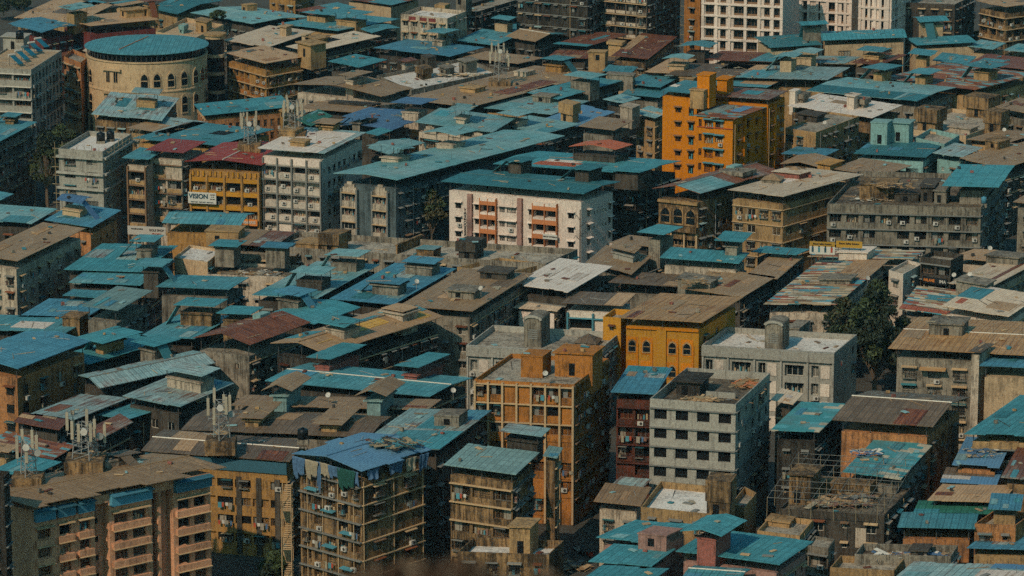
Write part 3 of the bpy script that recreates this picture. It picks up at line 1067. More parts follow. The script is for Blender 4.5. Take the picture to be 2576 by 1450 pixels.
B('terrace covered by blue tarpaulin behind a gabled brown roof', (1365, 300), (1450, 319), (1548, 282), 14, 'tarp_blue', 'concrete_dark', jag=.8, heads=[(1440, 312, 46, 48, 3, None, {'m': 'tan', 'tank': 1}), (1590, 298, 46, 26, 4, None, {'m': 'white_dirty', 'nod': 1})])
B('grey house under a square brown roof beside the orange tower', (1456, 317), (1546, 328), (1596, 303), 17, BR, 'concrete', gap=1.7, jag=.1)
B('pale teal roof with a cream line wedged against the orange tower', (1592, 283), (1650, 297), (1690, 280), 14, TP, 'tan', pat=[(.0, 1, .4, .5, CR)])
# ============================================================ top right
B('pale beige hall with three long bright teal roofs before the white tower', (2060, 80), (2068, 102), (2282, 94), 18, TB, 'beige', gap=1.4, ff='p', fr=lambda f: style_windows(f, 7, None, small=False, w=3), ax='v', rise=.6, jag=.1, name='hall',
  more=[dict(L=(1897, 93), F=(1940, 120), R=(2068, 112), h=17, roof=TD, ff='p', fr='p', gap=1.2, heads=[(2026, 104, 24, 32, 4, TB, {'m': 'concrete', 'up': 1, 'o': 1.6, 's': -3.0, 'g': .4})]),
        dict(L=(2280, 96), F=(2304, 114), R=(2460, 106), h=17, roof=TB, ff='p', fr='p', gap=1.2, heads=[(2323, 92, 54, 26, 5, TB, {'m': 'cream', 'up': 1.2, 'o': 1.4, 's': 4.0, 'g': .5})])])
B('old dark building with an arched loggia at the top edge', (2270, 6), (2402, 12), (2452, -12), 20, 'T', 'concrete_dark', fr='d',
  ff=lambda f: (style_windows(f, 2.8, 'trim_tan', ac=.3), f.put('arched_loggia', ('arch', 3.4, 4.4, 'tan', 'round'), f.len * .52, f.zt - 6.5)))
B('brown building with a hanging blue sheet and scaffolding at the top edge', (2455, 2), (2530, 18), (2625, 5), 20, TN, 'tan_dirty', gap=2, ff='bt', fr='bt')
B('teal canopy roof on a box in the far corner row', (2434, 116), (2500, 124), (2532, 108), 16, TP, 'beige', gap=1.8)
B('teal canopy roof at the frame edge in the far corner row', (2524, 126), (2590, 132), (2625, 116), 16, TP, 'tan', gap=1.8)
B('square bright teal roof before the beige hall', (2345, 152), (2434, 162), (2458, 142), 15, T, 'tan', gap=1.6, heads=[(2330, 166, 30, 18, 4, T, {'m': 'tan', 'up': 1.1, 'o': 1.8, 's': -2.0})])
B('maroon roof at the frame edge behind the big rust roof', (2434, 160), (2580, 175), (2625, 150), 15, MA, 'tan', pat=[(.1, .5, .4, .6, T)])
B('small maroon rust roof with a teal canopy before the beige hall', (2142, 157), (2217, 164), (2281, 138), 15, RU, 'concrete_dark', heads=[(2210, 152, 42, 10, 4, T, {'m': 'tan', 'up': 1.3, 'o': 1.4})])
B('big striped rust roof carrying teal canopied stair boxes', (2215, 197), (2454, 226), (2612, 185), 15, PR, 'tan', gap=2, fr='w', jag=.15,
  heads=[(2218, 206, 24, 20, 4, T, {'m': 'tan', 'up': 1.3, 'o': 2.0, 's': -3.0}), (2486, 204, 42, 22, 4, T, {'m': 'tan', 'up': 1.3, 'o': 2.0, 's': -2.5})])
B('broad teal roof with a dark front strip below the striped rust roof', (2028, 228), (2307, 255), (2407, 220), 15, TP, 'concrete', gap=1.6, jag=.1, rise=.5, pat=[(0, .78, 0, .33, TD), (.82, 1, 0, .33, TD)],
  heads=[(2328, 214, 28, 18, 4, T, {'m': 'tan', 'up': 1.1, 'o': 1.6, 's': -2.5})])
B('white roof with twin white vents beside the orange tower', (1982, 266), (2195, 297), (2270, 265), 15, WH, 'tan_dirty', gap=1.6, jag=.5, pat=[(.3, .62, .55, .75, BR)],
  heads=[(2000, 262, 18, 32, 3, None, {'m': 'white', 'nod': 1}), (2148, 276, 22, 34, 3, None, {'m': 'white', 'nod': 1}), (2172, 273, 22, 22, 3, None, {'m': 'concrete', 'tank': 1}), (2020, 260, 22, 22, 3, None, {'m': 'concrete', 'tank': 1})])
B('old terrace house with blue and dotted sheets spread on top', (1976, 322), (2052, 334), (2161, 293), 16, 'T', 'tan', fr='d', par=.4,
  ff=lambda f: style_windows(f, 2.4, None, small=False, w=1.5), heads=[(2054, 310, 58, 18, 4, None, {'m': 'concrete_dark', 'lid': .4})])
B('beige terraces with brown tank towers at mid height', (2262, 322), (2430, 342), (2560, 292), 15, 'T', 'beige', par=.8,
  heads=[(2352, 336, 50, 58, 4, None, {'m': 'tan_dirty', 'tank': 1}), (2482, 300, 58, 52, 5, None, {'m': 'tan_dirty', 'tank': 1}), (2516, 338, 44, 54, 4, None, {'m': 'tan_dirty', 'tank': 1}), (2440, 338, 60, 14, 4, None, {'m': 'white_dirty', 'nod': 1})])
B('grey scaffolded house at the frame edge beside the brown tank towers', (2505, 268), (2580, 285), (2640, 262), 17, BR, 'concrete', gap=2, ff='w')
B('mint green house with box towers and a deep teal skirt roof', (2147, 386), (2330, 396), (2374, 362), 15, TD, 'mint', gap=1.2, ff=lambda f: style_windows(f, 4, None, small=False, w=2.6, h=1.8), fr='w', jag=.05,
  heads=[(2231, 366, 42, 56, 4, None, {'m': 'mint'}), (2286, 360, 44, 50, 4, None, {'m': 'mint', 'lid': .4})],
  more=[dict(L=(2302, 346), F=(2376, 363), R=(2414, 340), h=15.5, roof='T', wall='mint', ff='p', fr='p', floor='terrace')])
B('pale grey teal roof beside the mint green house', (2347, 384), (2420, 396), (2474, 371), 15, TG, 'mint', gap=1.4)
B('brown roof with a dish above the mint green house', (2432, 350), (2560, 361), (2645, 336), 15, BR, 'tan')
B('wide brown roof at the frame edge below the mint green house', (2412, 398), (2530, 423), (2690, 372), 15, BR, 'concrete_dark', gap=1.8, heads=[(2510, 378, 44, 20, 5, None, {'m': 'tan_dirty', 'lid': .3})])
B('deep blue teal roof at the foot of the orange tower', (1966, 386), (2076, 393), (2112, 376), 13, BL, 'concrete_dark', jag=.3)
B('broad brown roof with an ochre box below the mint green house', (2092, 424), (2221, 443), (2296, 416), 15, BR, 'concrete_dark', heads=[(2088, 426, 38, 12, 5, None, {'m': 'ochre', 'nod': 1})])
B('ridged brown roof at the foot of the orange tower', (1962, 412), (2060, 420), (2100, 398), 13.5, BR, 'tan_dirty', rise=.7, ax='v', gap=.5)
# ============================================================ left upper
B('grey modern block with curved balconies and solar panels on top', (-62, 169), (78, 176), (155, 127), 20, 'T', 'concrete_pale', floor='beige', par=.4, fh=2.9,
  ff=lambda f: style_bays(f, 4, 'trim_white', None, low=1.3), fr=lambda f: style_windows(f, 2.7, None, small=False, w=1.7, h=2.0, ac=.4), heads=[(60, 128, 56, 34, 5, None, {'m': 'concrete_pale', 'lid': .5})])
B('tan three storey house squeezed between grey block and round building', (160, 142), (203, 158), (226, 140), 17, 'T', 'orange_tan', ff=lambda f: style_windows(f, 2.0, 'trim_tan', small=False, w=1.2), fr='p', heads=[(222, 153, 20, 14, 3, CR, {'m': 'tan', 'up': .8})])
B('teal roofed grey block at the frame edge with rows of sunshades', (-150, 372), (-48, 381), (95, 306), 16, T, 'concrete', gap=1.4, fr=lambda f: style_windows(f, 2.6, 'trim_tan', ledge='trim_grey', p=1), heads=[(34, 314, 24, 12, 3, T, {'s': -2, 'up': .8})])
B('grey teal roof with a canopied box before the round building', (230, 287), (408, 303), (452, 246), 16, TG, 'tan_dirty', gap=1.4, jag=.5, heads=[(390, 274, 54, 16, 4, TG, {'m': 'tan', 'up': 2.0, 'o': 1.2})])
B('bright teal roof with a cream carved gable beside the phone masts', (487, 262), (511, 291), (738, 268), 15, TB, 'orange_tan', gap=1.0, ff=lambda f: [f.put('gable_fin', ('box', .5, h, .3, 'cream'), f.len * t, f.zt - .6, 0, None, False) for t, h in ((.1, .6), (.3, 1.1), (.5, 1.8), (.7, 1.1), (.9, .6))],
  fr=lambda f: style_windows(f, 1.6, None, small=False, w=.9, h=1.6, p=1))
B('dark green roof with a green box behind the twin phone masts', (745, 300), (782, 318), (838, 292), 15, GR, 'concrete_dark', heads=[(714, 300, 26, 18, 3, None, {'m': 'ochre'})])
B('weathered grey brown roof behind the red roofs', (318, 322), (428, 338), (523, 308), 15, TG, 'tan', jag=.5, pat=[(.0, .6, 0, .5, TN)])
B('wide teal roof with a dark hole behind the red roofs', (335, 347), (545, 366), (690, 325), 15, T, 'ochre', jag=.5, pat=[(.55, .75, .5, .68, 'void_black')])  # the dark hole is a black sheet painted as shade
B('violet blue roof with a slanted sheet behind the long teal roof', (815, 316), (985, 327), (1042, 306), 15, NV, 'concrete_dark', rise=.7, ax='v', jag=.5, heads=[(905, 322, 20, 12, 3, NV, {'s': -3.0}), (932, 318, 22, 14, 3, None, {'m': 'concrete_dark'})])
B('far violet blue roof with a blue canopied box', (862, 292), (1002, 302), (1066, 280), 15, NV, 'ochre', jag=.5, heads=[(1052, 300, 44, 16, 4, NV, {'m': 'white_dirty', 'up': 2.2, 'o': 1.8})])
B('pale teal roof above an ornate white parapet', (1043, 307), (1240, 333), (1300, 296), 17, TP, 'white_dirty', gap=2.2, jag=.1, ff=lambda f: ornate(f), heads=[(1168, 313, 26, 14, 4, TP, {'m': 'white_dirty', 'up': 2.0, 'o': 1.6})])
B('pale teal roof with low box left of the gabled brown roof', (1242, 314), (1374, 336), (1462, 312), 15, TP, 'concrete_dark', jag=.2, heads=[(1300, 322, 44, 14, 4, TP, {'m': 'white_dirty', 'up': 1.6, 'o': 1.2})])
B('small teal roof with a slanted blue sheet beside the white balcony block', (925, 372), (990, 392), (1046, 372), 16, TP, 'concrete_dark', rise=.6, ax='u')
B('small bright teal roof below the violet blue roof', (916, 334), (952, 341), (990, 328), 16, TB, 'concrete_dark')
# ============================================================ second band
B('grey house being finished in bamboo scaffolding with two black tanks', (147, 374), (258, 382), (331, 337), 21, 'T', 'concrete_pale', floor='terrace_white', fh=2.9, par=1.0,
  ff=lambda f: (style_windows(f, 4.2, None, small=False, w=2.4, h=1.5, fr='trim_grey', p=1), [f.put('cornice', ('box', round(f.len + .6, 1), .45, .7, 'concrete_pale'), f.len / 2, z, 0, None, False) for z in (f.zt - 1.7, f.zt - 4.9, f.zt - 8.0)]),
  fr=lambda f: (style_windows(f, 4, 'trim_grey'), [f.put('cornice', ('box', round(f.len, 1), .45, .7, 'concrete_pale'), f.len / 2, z, 0, None, False) for z in (f.zt - 1.7, f.zt - 4.9, f.zt - 8.0)]))
B('stained balcony block under a square red roof with a teal lean to', (366, 377), (462, 385), (520, 356), 20, RD, 'white_dirty', gap=1.8, ff=lambda f: style_bays(f, 3.6, 'trim_brown', 'tan', ac=.25, side=.2, pil=None), fr='d', jag=.05,
  more=[dict(L=(308, 396), F=(374, 402), R=(416, 377), h=19, roof=T, wall='white_dirty', ff=lambda f: style_bays(f, 4.6, 'trim_brown', 'tan', side=.2, pil='trim_brown'), fr='p', gap=1.6)])


def vision_front(f):
    n = 4
    bw = f.len / n
    for k in range(6):
        zt = f.zt - 2.3 - k * 2.8
        for i in range(n):
            a = (i + .5) * bw
            if f.hole(a - bw / 2 + .35, a + bw / 2 - .35, zt - 1.7, zt, .8):
                f.put('window', ('window', round(bw - 1, 1), 1.6, R.choice(['goods', 'goods', 'void_black', 'plain']), 'trim_brown'), a, zt - 1.7, .8)
                if R.random() < .5:
                    f.put('air_conditioner', ('ac',), a + R.uniform(-.8, .8), zt - 1.7, .2)
        f.put('floor_ledge', ('box', round(f.len - .05, 2), .9, .12, 'yellow_clean'), f.len / 2, zt + .02, 0, None, False)
    for i in range(n + 1):
        f.put('pilaster', ('box', .4, round(f.zt - 1, 2), .4, 'ochre'), min(max(i * bw, .2), f.len - .2), .2, 0, None, False)
    for i in range(n):
        for j in range(3):
            f.put('parapet_baluster', ('box', .35, 1.0, .3, 'yellow_clean'), i * bw + bw * (j + .7) / 3.4, f.zt - 1.1, 0, None, False)


VISION = B('yellow shop building with a red roof and a big white sign', (463, 406), (658, 416), (752, 368), 18, RD, 'ochre', gap=1.8, ff=vision_front, fr='d', jag=.05, rise=.7, ax='v', heads=[(632, 381, 30, 16, 3, None, {'m': 'ochre', 'nod': 1})])


def white_grid(f):
    style_bays(f, 3.3, 'trim_grey', 'white_panel', ac=.6, pil='trim_grey', low=1.35, side=.2)
    n = round(f.len / 3.3)
    for i in range(n):
        f.put('parapet_panel', ('box', round(f.len / n - .5, 1), 1.5, .12, 'clean_white'), (i + .5) * f.len / n, f.zt - 1.55 + .1, 0, None, False)


B('white office block with a grid of balconies and air conditioners', (646, 374), (815, 387), (924, 332), 21, 'sheet_teal_grey', 'white', gap=1.6, oh=.9, ff=white_grid, fh=2.85, top=1.6, jag=.4, pat=[(0, .9, 0, .9, 'sheet_white')],
  fr=lambda f: style_windows(f, 2.6, None, fr='trim_dark', small=True), heads=[(766, 371, 40, 14, 3, None, {'m': 'tan'}), (742, 346, 44, 16, 5, None, {'m': 'tan', 'nod': 1}), (836, 330, 40, 12, 4, BR, {'m': 'tan', 'up': .6})])
B('long teal roof over slate walls with carved white bays', (839, 436), (1000, 453), (1423, 342), 19, TP, 'blue_grey', gap=2.2, oh=1.4, jag=.1, rise=.5, ax='v', fr='d', top=.6,
  ff=lambda f: [bay_tower(f, t) for t in (.12, .72)], heads=[(1001, 413, 48, 14, 4, TP, {'m': 'white_dirty', 'up': 2.4, 'o': 2.0, 'g': .5}), (1140, 379, 48, 14, 4, TP, {'m': 'white_dirty', 'up': 2.4, 'o': 2.0, 'g': .5})])


def yash_front(f):
    # white piers, two stacks of orange banded balconies, small windows with white hoods
    Ls = f.len
    for k in range(6):
        z = f.zt - 3.4 - k * 2.8
        for t, w in ((.07, 1.2), (.215, 1.0), (.405, 1.1), (.475, 1.9), (.625, 1.0), (.925, 1.2)):
            f.window(Ls * t, z, w, 1.25, var=R.choice(['plain', 'grille', 'plain']), shade='clean_white', ac=.1, fr='trim_dark')
        for t0, t1 in ((.245, .365), (.645, .825)):
            m = Ls * (t0 + t1) / 2
            w = Ls * (t1 - t0)
            for s in (-1, 1):
                a = m + s * w / 4
                if f.hole(a - w / 4 + .12, a + w / 4 - .12, z - .18, z + 1.28, .9):
                    f.put('window', ('window', round(w / 2 - .4, 1), 1.4, R.choice(['goods', 'plain', 'void_black', 'grille']), 'trim_dark'), a, z - .18, .85)
            f.put('balcony_band', ('box', round(w + .2, 2), .9, .8, 'trim_orange'), m, z - 1.5, 0, None, False)
            f.put('balcony_panel', ('box', round(w, 2), .42, .72, 'clean_white'), m, z - .6, 0, None, False)
    for t0, t1 in ((.245, .365), (.645, .825)):
        m = Ls * (t0 + t1) / 2
        w = Ls * (t1 - t0)
        f.put('balcony_band', ('box', round(w + .2, 2), .72, .8, 'trim_orange'), m, f.zt - 2.1, 0, None, False)
        f.put('balcony_panel', ('box', round(w, 2), .7, .72, 'clean_white'), m, f.zt - 1.36, 0, None, False)
        for q in (0, .5, 1):
            f.put('pilaster', ('box', .13, round(f.zt - 2, 1), .84, 'trim_orange'), m + w * (q - .5), 1.2, 0, None, False)
    for t in (.165, .545):
        f.put('wall_pier', ('box', round(Ls * .035, 2), round(f.zt - .5, 1), .7, 'pink_brown'), Ls * t, .2, 0, None, False)
    f.put('wall_pier', ('box', round(Ls * .15, 2), round(f.zt - .2, 1), .5, 'clean_white'), Ls * .078, .1, 0, None, False) if False else None


def yash_side(f):
    for k in range(6):
        z = f.zt - 3.4 - k * 2.8
        for t, w, h in ((.25, 1.3, 1.5), (.42, .5, .7), (.52, .5, .7), (.7, .5, .7), (.78, .5, .7), (.92, 1.2, 1.5)):
            f.window(f.len * t, z, w, h, var='grille', shade='clean_white' if w > 1 else None)


YASH = B('white apartment block with orange balcony bands and a dark teal roof', (1109, 456), (1468, 488), (1562, 457), 19, TD, 'clean_white', gap=1.9, oh=1.1, jag=.05, ff=yash_front, fr=yash_side, rise=.4, ax='u',
         heads=[(1310, 440, 34, 26, 4, TD, {'m': 'concrete_dark', 'up': .6, 's': -3.2, 'lid': .1}), (1480, 462, 36, 28, 5, TD, {'m': 'concrete_dark', 'up': .6, 's': -3.4, 'lid': .1})])
B('bright teal roof with orange and white strips behind the white block', (1240, 412), (1605, 438), (1714, 405), 19, TB, 'grime', gap=2.2, fr='d', jag=.1, rise=.4, ax='u',
  pat=[(.24, .55, .12, .3, OR), (.26, .5, .3, .42, WH), (.34, .52, .6, .85, OR), (.42, .62, .55, .75, T), (.6, .68, .3, .7, OR)],
  heads=[(1546, 415, 110, 20, 5, OR, {'m': 'concrete_dark', 'up': 1.6, 'o': .7, 'g': .7, 'ax': 'v'}), (1604, 448, 64, 10, 5, TB, {'m': 'concrete_dark', 'up': .5, 'o': .9})])


def arcade(f):
    f.put('gable_beam', ('box', round(f.len, 1), .5, .5, 'tan'), f.len / 2, f.zt - .6, 0, None, False)
    for t in (.18, .5, .82):
        f.put('arched_loggia', ('arch', round(f.len * .27, 1), 3.6, 'tan_dirty', 'pointed' if t != .5 else 'round'), f.len * t, f.zt - 4.8)
    f.put('balcony_panel', ('box', round(f.len, 1), 1.1, .9, 'tan_dirty'), f.len / 2, f.zt - 6.0, 0, None, False)
    for k in range(2, 5):
        z = f.zt - 1.8 - k * 2.9
        for i in range(3):
            a = f.len * (i + .5) / 3
            if f.hole(a - f.len * .15, a + f.len * .15, z - 1.4, z, .9):
                f.put('window', ('window', round(f.len * .28, 1), 1.4, 'plain', 'trim_tan'), a, z - 1.4, .85)
    for i in range(4):
        f.put('pilaster', ('box', .3, round(f.zt - 6, 1), .3, 'trim_tan'), min(max(f.len * i / 3, .2), f.len - .2), .2, 0, None, False)


B('old house with three loggia arches under a rust and teal gable', (1642, 474), (1760, 487), (1962, 430), 18, RM, 'tan_dirty', gap=2.0, rise=1.1, ax='v', jag=.2, ff=arcade, fr='d', pat=[(.52, 1.02, 0, .42, TP)],
  heads=[(1866, 452, 54, 18, 4, None, {'m': 'concrete', 'tank': 1}), (1846, 442, 22, 22, 3, None, {'m': 'mint', 'nod': 1, 'lid': 0})])
B('cream corrugated roof with brown pyramid skylights over tan ledged walls', (1828, 478), (1974, 494), (2176, 438), 18, CR, 'tan', gap=1.9, jag=.3, fh=3.2, ff=lambda f: style_windows(f, 2.4, None, small=False, ledge='trim_tan', w=1.7), fr=lambda f: style_windows(f, 4, None, small=False, ledge='trim_tan', w=2.0, h=1.6, p=.7),
  heads=[(2010, 452, 70, 12, 4, CR, {'m': 'brick_red', 'up': .2, 'o': .4, 'lid': 0})])
B('long grey block with rows of deep windows and a ruined rooftop', (2081, 513), (2468, 523), (2530, 440), 17, 'T', 'concrete', floor='dirt', fh=3.0, top=1.6, par=1.0,
  ff=lambda f: style_bays(f, 3.4, 'trim_grey', None, ac=.5, depth=.6, low=1.1, side=.45), fr='d',
  heads=[(2248, 507, 86, 42, 6, None, {'m': 'tan_dirty', 'nod': 1}), (2310, 511, 60, 24, 4, None, {'m': 'concrete_dark'}), (2345, 510, 30, 40, 8, None, {'m': 'concrete_dark'}), (2380, 514, 30, 34, 5, None, {'m': 'concrete'}), (2476, 515, 62, 34, 16, TB, {'m': 'concrete', 'up': 1.4, 'o': 3.0, 'lid': .1})])
B('grey building edge under a brown roof at the frame edge', (2548, 508), (2620, 516), (2680, 480), 17, BR, 'concrete', ff='w')
# ============================================================ middle left
B('small teal roof in the shadow of the palms', (-45, 496), (4, 503), (37, 487), 14, T, 'concrete_dark', gap=1)
B('pale teal roof at the frame edge beside the blue roofed orange house', (-80, 551), (80, 563), (146, 525), 15, TP, 'concrete_dark', gap=1.2, pat=[(.5, .9, 0, .4, T)])
B('orange walled house under a steel blue roof with a tan stair box', (112, 553), (232, 572), (305, 529), 16, BL, 'orange_tan', gap=1.8, jag=.1, fr=lambda f: style_windows(f, 3.0, None, w=1.0, h=1.0), ff='w', heads=[(201, 548, 58, 16, 4, NV, {'m': 'cream', 'up': 1.8, 'o': 1.0, 's': 3.4, 'g': .5, 'ax': 'u'})])
B('stained grey block under a broad curved brown roof at the frame edge', (-66, 640), (44, 657), (215, 575), 18, BR, 'white_dirty', gap=1.8, jag=.2, fr=lambda f: style_windows(f, 3.4, 'trim_tan', ac=.4), ff='w')
B('low house with a long teal gable in front of the yellow shop building', (407, 560), (606, 567), (640, 537), 13, T, 'ochre', gap=2.2, rise=.9, ax='u', jag=.1, ff='p', heads=[(600, 617, 84, 34, 5, None, {'m': 'tan', 'lid': .2})])
B('teal roof with a stair box in front of the balcony block', (160, 678), (357, 684), (448, 618), 15, TB, 'concrete_dark', jag=.4, heads=[(381, 651, 38, 22, 4, T, {'m': 'concrete', 'up': 1.7, 'o': 1.0, 's': -3.0})])
B('ribbed dull teal roof with a small dark stair box', (172, 710), (353, 718), (392, 690), 14.5, T, 'concrete_dark', jag=.1, heads=[(398, 716, 38, 32, 4, T, {'m': 'concrete_dark', 'up': 1.2, 'o': 1.3, 's': 2.5})])
B('long flat teal roof over a stained tan wall', (391, 721), (577, 728), (626, 698), 15, T, 'concrete', gap=1.8, ff='p', jag=.1)
B('brown rust roofed shack with a blue awning behind a pale terrace', (530, 612), (690, 620), (744, 583), 14, 'sheet_rust_mixed', 'concrete', gap=1.6, pat=[(0, .6, 0, 1, BR)], heads=[(588, 640, 50, 16, 4, TB, {'m': 'concrete', 'up': .4}), (716, 642, 50, 16, 3, BL, {'m': 'concrete', 'up': .3})])
B('pale terrace house beside the brown rust shack', (438, 648), (522, 660), (560, 628), 13, 'T', 'beige', par=.5, floor='terrace_white', ff='p')
B('old white walled terrace strewn with scrap below the brown rust shack', (520, 690), (735, 698), (760, 668), 11, 'T', 'white_dirty', floor='dirt', par=.5)
B('long concrete terrace with brown tank rooms before the white block', (660, 618), (1373, 664), (1453, 627), 13, 'T', 'concrete', floor='terrace', par=1.1, fr='d',
  heads=[(850, 640, 44, 50, 4, None, {'m': 'tan_dirty', 'tank': 1}), (1192, 655, 40, 46, 4, None, {'m': 'concrete_dark', 'tank': 1}), (1090, 652, 44, 20, 3, TP, {'m': 'tan_dirty', 'up': .3, 'o': .3}), (1000, 640, 4, 24, 10, None, {'m': 'tan_dirty', 'nod': 1}), (800, 630, 60, 16, 5, None, {'m': 'tan', 'nod': 1})])
B('teal roof carrying twin canopied stair boxes beside the blue roof', (634, 742), (799, 751), (957, 665), 15, TP, 'concrete_dark', jag=.15, pat=[(0, .9, 0, .2, T)], heads=[(809, 733, 66, 24, 4, TP, {'up': 1.6, 'o': .8, 's': -2.0}), (896, 685, 66, 20, 4, TP, {'up': 1.6, 'o': .8, 's': -2.0})])
B('blue teal roof with twin dark topped stair boxes', (829, 751), (991, 766), (1150, 675), 15, BL, 'concrete_dark', jag=.15, heads=[(1001, 746, 70, 26, 4, BL, {'up': .4, 'o': .6, 's': -2.4}), (1086, 696, 72, 22, 4, BL, {'up': .8, 'o': .6})])
B('wide plain brown roof with two flat topped stair boxes', (1004, 769), (1189, 783), (1342, 688), 17, BR, 'concrete', gap=1.6, jag=.1, fr='d', ff='w', pat=[(.3, .5, .25, .4, TN), (.7, .95, .6, .8, DK)], heads=[(1191, 755, 68, 22, 4, None, {'lid': .45}), (1274, 706, 70, 20, 4, None, {'lid': .45})])
B('pale terrace behind the plain brown roof', (1150, 672), (1268, 688), (1374, 664), 12.5, 'T', 'tan', par=.8)
B('grey green square roof on posts over a dark narrow house', (206, 769), (297, 781), (384, 731), 18, GG, 'concrete', gap=2.6, jag=.03, fr='d', ff='p')
B('small teal strip roof over a rusty box', (157, 743), (250, 748), (276, 732), 15, T, 'tan_dirty', gap=1.2)
B('blue teal roof sheet at the foot of the stained grey block', (45, 797), (215, 800), (290, 754), 14, BL, 'concrete_dark', jag=.1)
B('teal roof with a white sheet and a brown tank box', (-70, 828), (165, 838), (230, 800), 14, T, 'concrete_dark', pat=[(.35, .72, .2, .6, WH)], heads=[(200, 823, 44, 24, 4, None, {'m': 'tan_dirty', 'lid': .2, 'nod': 1})])
B('blue roofed old orange brown block at the frame edge', (-123, 902), (45, 928), (228, 858), 19, BL, 'orange_tan', gap=1.9, jag=.1, rise=.8, ax='v', fr=lambda f: style_windows(f, 4.4, None, small=False, w=1.7, h=1.7, fr='trim_dark'), ff='w')
B('bright teal roof with shaded stair box beside the old orange brown block', (140, 897), (222, 917), (420, 858), 15, TB, 'concrete_dark', jag=.1, heads=[(260, 893, 28, 26, 5, TB, {'up': 1.0, 'o': 2.4, 's': -2.0, 'm': 'tan'}), (389, 904, 52, 20, 4, TB, {'up': 1.2, 'o': 1.2, 's': 2.0})])
B('teal roof with a long stair box beside the dark narrow house', (350, 846), (490, 852), (590, 795), 15, T, 'concrete_dark', gap=1.8, jag=.1, heads=[(532, 822, 80, 32, 4, TB, {'up': 1.5, 'o': .9, 's': -2.2}), (624, 829, 64, 22, 4, TB, {'up': 1.3, 'o': .9})])
B('teal roof with a slanted blue sheet above the long patched roof', (660, 795), (791, 816), (909, 773), 15, TB, 'concrete_dark', gap=1.6, jag=.1, rise=.6, ax='v', heads=[(750, 781, 62, 22, 4, BL, {'up': 1.2, 'o': .9, 's': 2.6})])
B('grey house under a rust red gable', (485, 850), (630, 868), (782, 811), 17, RU, 'concrete', gap=2.2, rise=1.4, ax='v', jag=.1, fr='d', ff=lambda f: style_windows(f, 4, None, w=1.2, h=1.4, ac=.3, p=.8), heads=[(655, 820, 22, 26, 3, None, {'m': 'mint', 'nod': 1, 'lid': 0})])
B('long tan roof patched with yellow and teal sheets over a dark arched facade', (680, 863), (819, 890), (1116, 796), 17, TN, 'grime', gap=2.0, jag=.1, rise=1.0, ax='v', ff='w',
  fr=lambda f: (style_dark(f), [f.put('arched_opening', ('arch', 3.2, 3.6, 'concrete_dark', 'round'), f.len * t, f.zt - 5.0) for t in (.12, .34, .56)]),
  pat=[(0, .3, .12, .3, T), (.3, .52, .3, .72, T), (.24, .7, .08, .2, YE), (.52, .72, .34, .66, YE), (.5, .9, .84, .95, YE), (.2, .5, .8, 1, TP), (.5, .7, .95, 1, T)],
  heads=[(866, 861, 62, 28, 4, TB, {'m': 'white_dirty', 'up': .9, 'o': 1.0, 'g': .6, 'ax': 'u'}), (1014, 816, 66, 26, 4, TN, {'m': 'white_dirty', 'up': .4, 'o': .2})])
B('long teal roof with two small brick red boxes', (665, 958), (1081, 998), (1189, 951), 15, T, 'concrete_dark', gap=1.4, jag=.1, rise=.4, ax='u', heads=[(828, 940, 38, 16, 9, TB, {'m': 'brick_red', 'up': 1.6, 'o': 1.0}), (1048, 961, 34, 16, 8, TB, {'m': 'brick_red', 'up': 1.6, 'o': 1.0})])
# ============================================================ centre right
B('brown roof with a low teal edged vent house beside the white block', (1473, 660), (1590, 690), (1640, 645), 15, BR, 'concrete', gap=1.5, jag=.2, heads=[(1592, 662, 76, 16, 4, BR, {'m': 'concrete_pale', 'up': .9, 'o': .7})])
B('small brown roof tucked behind the low teal edged vent house', (1535, 610), (1632, 621), (1680, 602), 15, BR, 'concrete_dark', heads=[(1660, 642, 32, 36, 5, TB, {'m': 'concrete', 'up': 1.5, 'o': 1.5})])
B('white parapet house under a bright teal roof with a canopied stair box', (1659, 648), (1860, 663), (1886, 636), 17, TB, 'white_dirty', gap=1.6, ff='p', jag=.1, heads=[(1853, 644, 30, 24, 5, TB, {'m': 'concrete', 'up': 1.2, 'o': 1.6})])
B('teal roof strip beside the yellow figure signboards', (1890, 633), (2005, 641), (2038, 627), 16, TB, 'concrete_dark', gap=1.2)
B('long brown roof running beside the patchwork roofs', (1880, 690), (1956, 702), (2023, 645), 15, BR, 'concrete_dark', gap=1.6, jag=.1)
B('brown roof with a scrap filled concrete tank', (1712, 724), (1868, 748), (1952, 697), 15, BR, 'concrete_dark', gap=1.6, heads=[(1786, 728, 96, 18, 4, None, {'m': 'concrete', 'nod': 1, 'lid': .3})])
B('dark ribbed brown roof over a deep black gap', (1530, 710), (1712, 722), (1754, 694), 14, DK, 'concrete', gap=2.2, jag=.1, ff='p')
B('whitish corrugated roof with big stepped corners', (1288, 715), (1432, 734), (1542, 670), 16, WH, 'concrete_dark', gap=1.8, jag=1.1, ff='b')
B('white house with teal trim under a ribbed brown roof', (1412, 762), (1567, 770), (1600, 740), 15, DK, 'white', gap=1.6, jag=.1, ff=lambda f: style_bays(f, 4.2, 'trim_blue', 'white_dirty', pil='trim_blue'), pat=[(.7, 1, 0, 1, TN)])
B('low white house with a pale ribbed roof beside the teal trimmed house', (1291, 774), (1402, 783), (1428, 760), 13, 'sheet_cream', 'clean_white', gap=.7, jag=.1, ff=lambda f: style_windows(f, 4.5, None, small=False, w=2.2, ledge='trim_blue'))


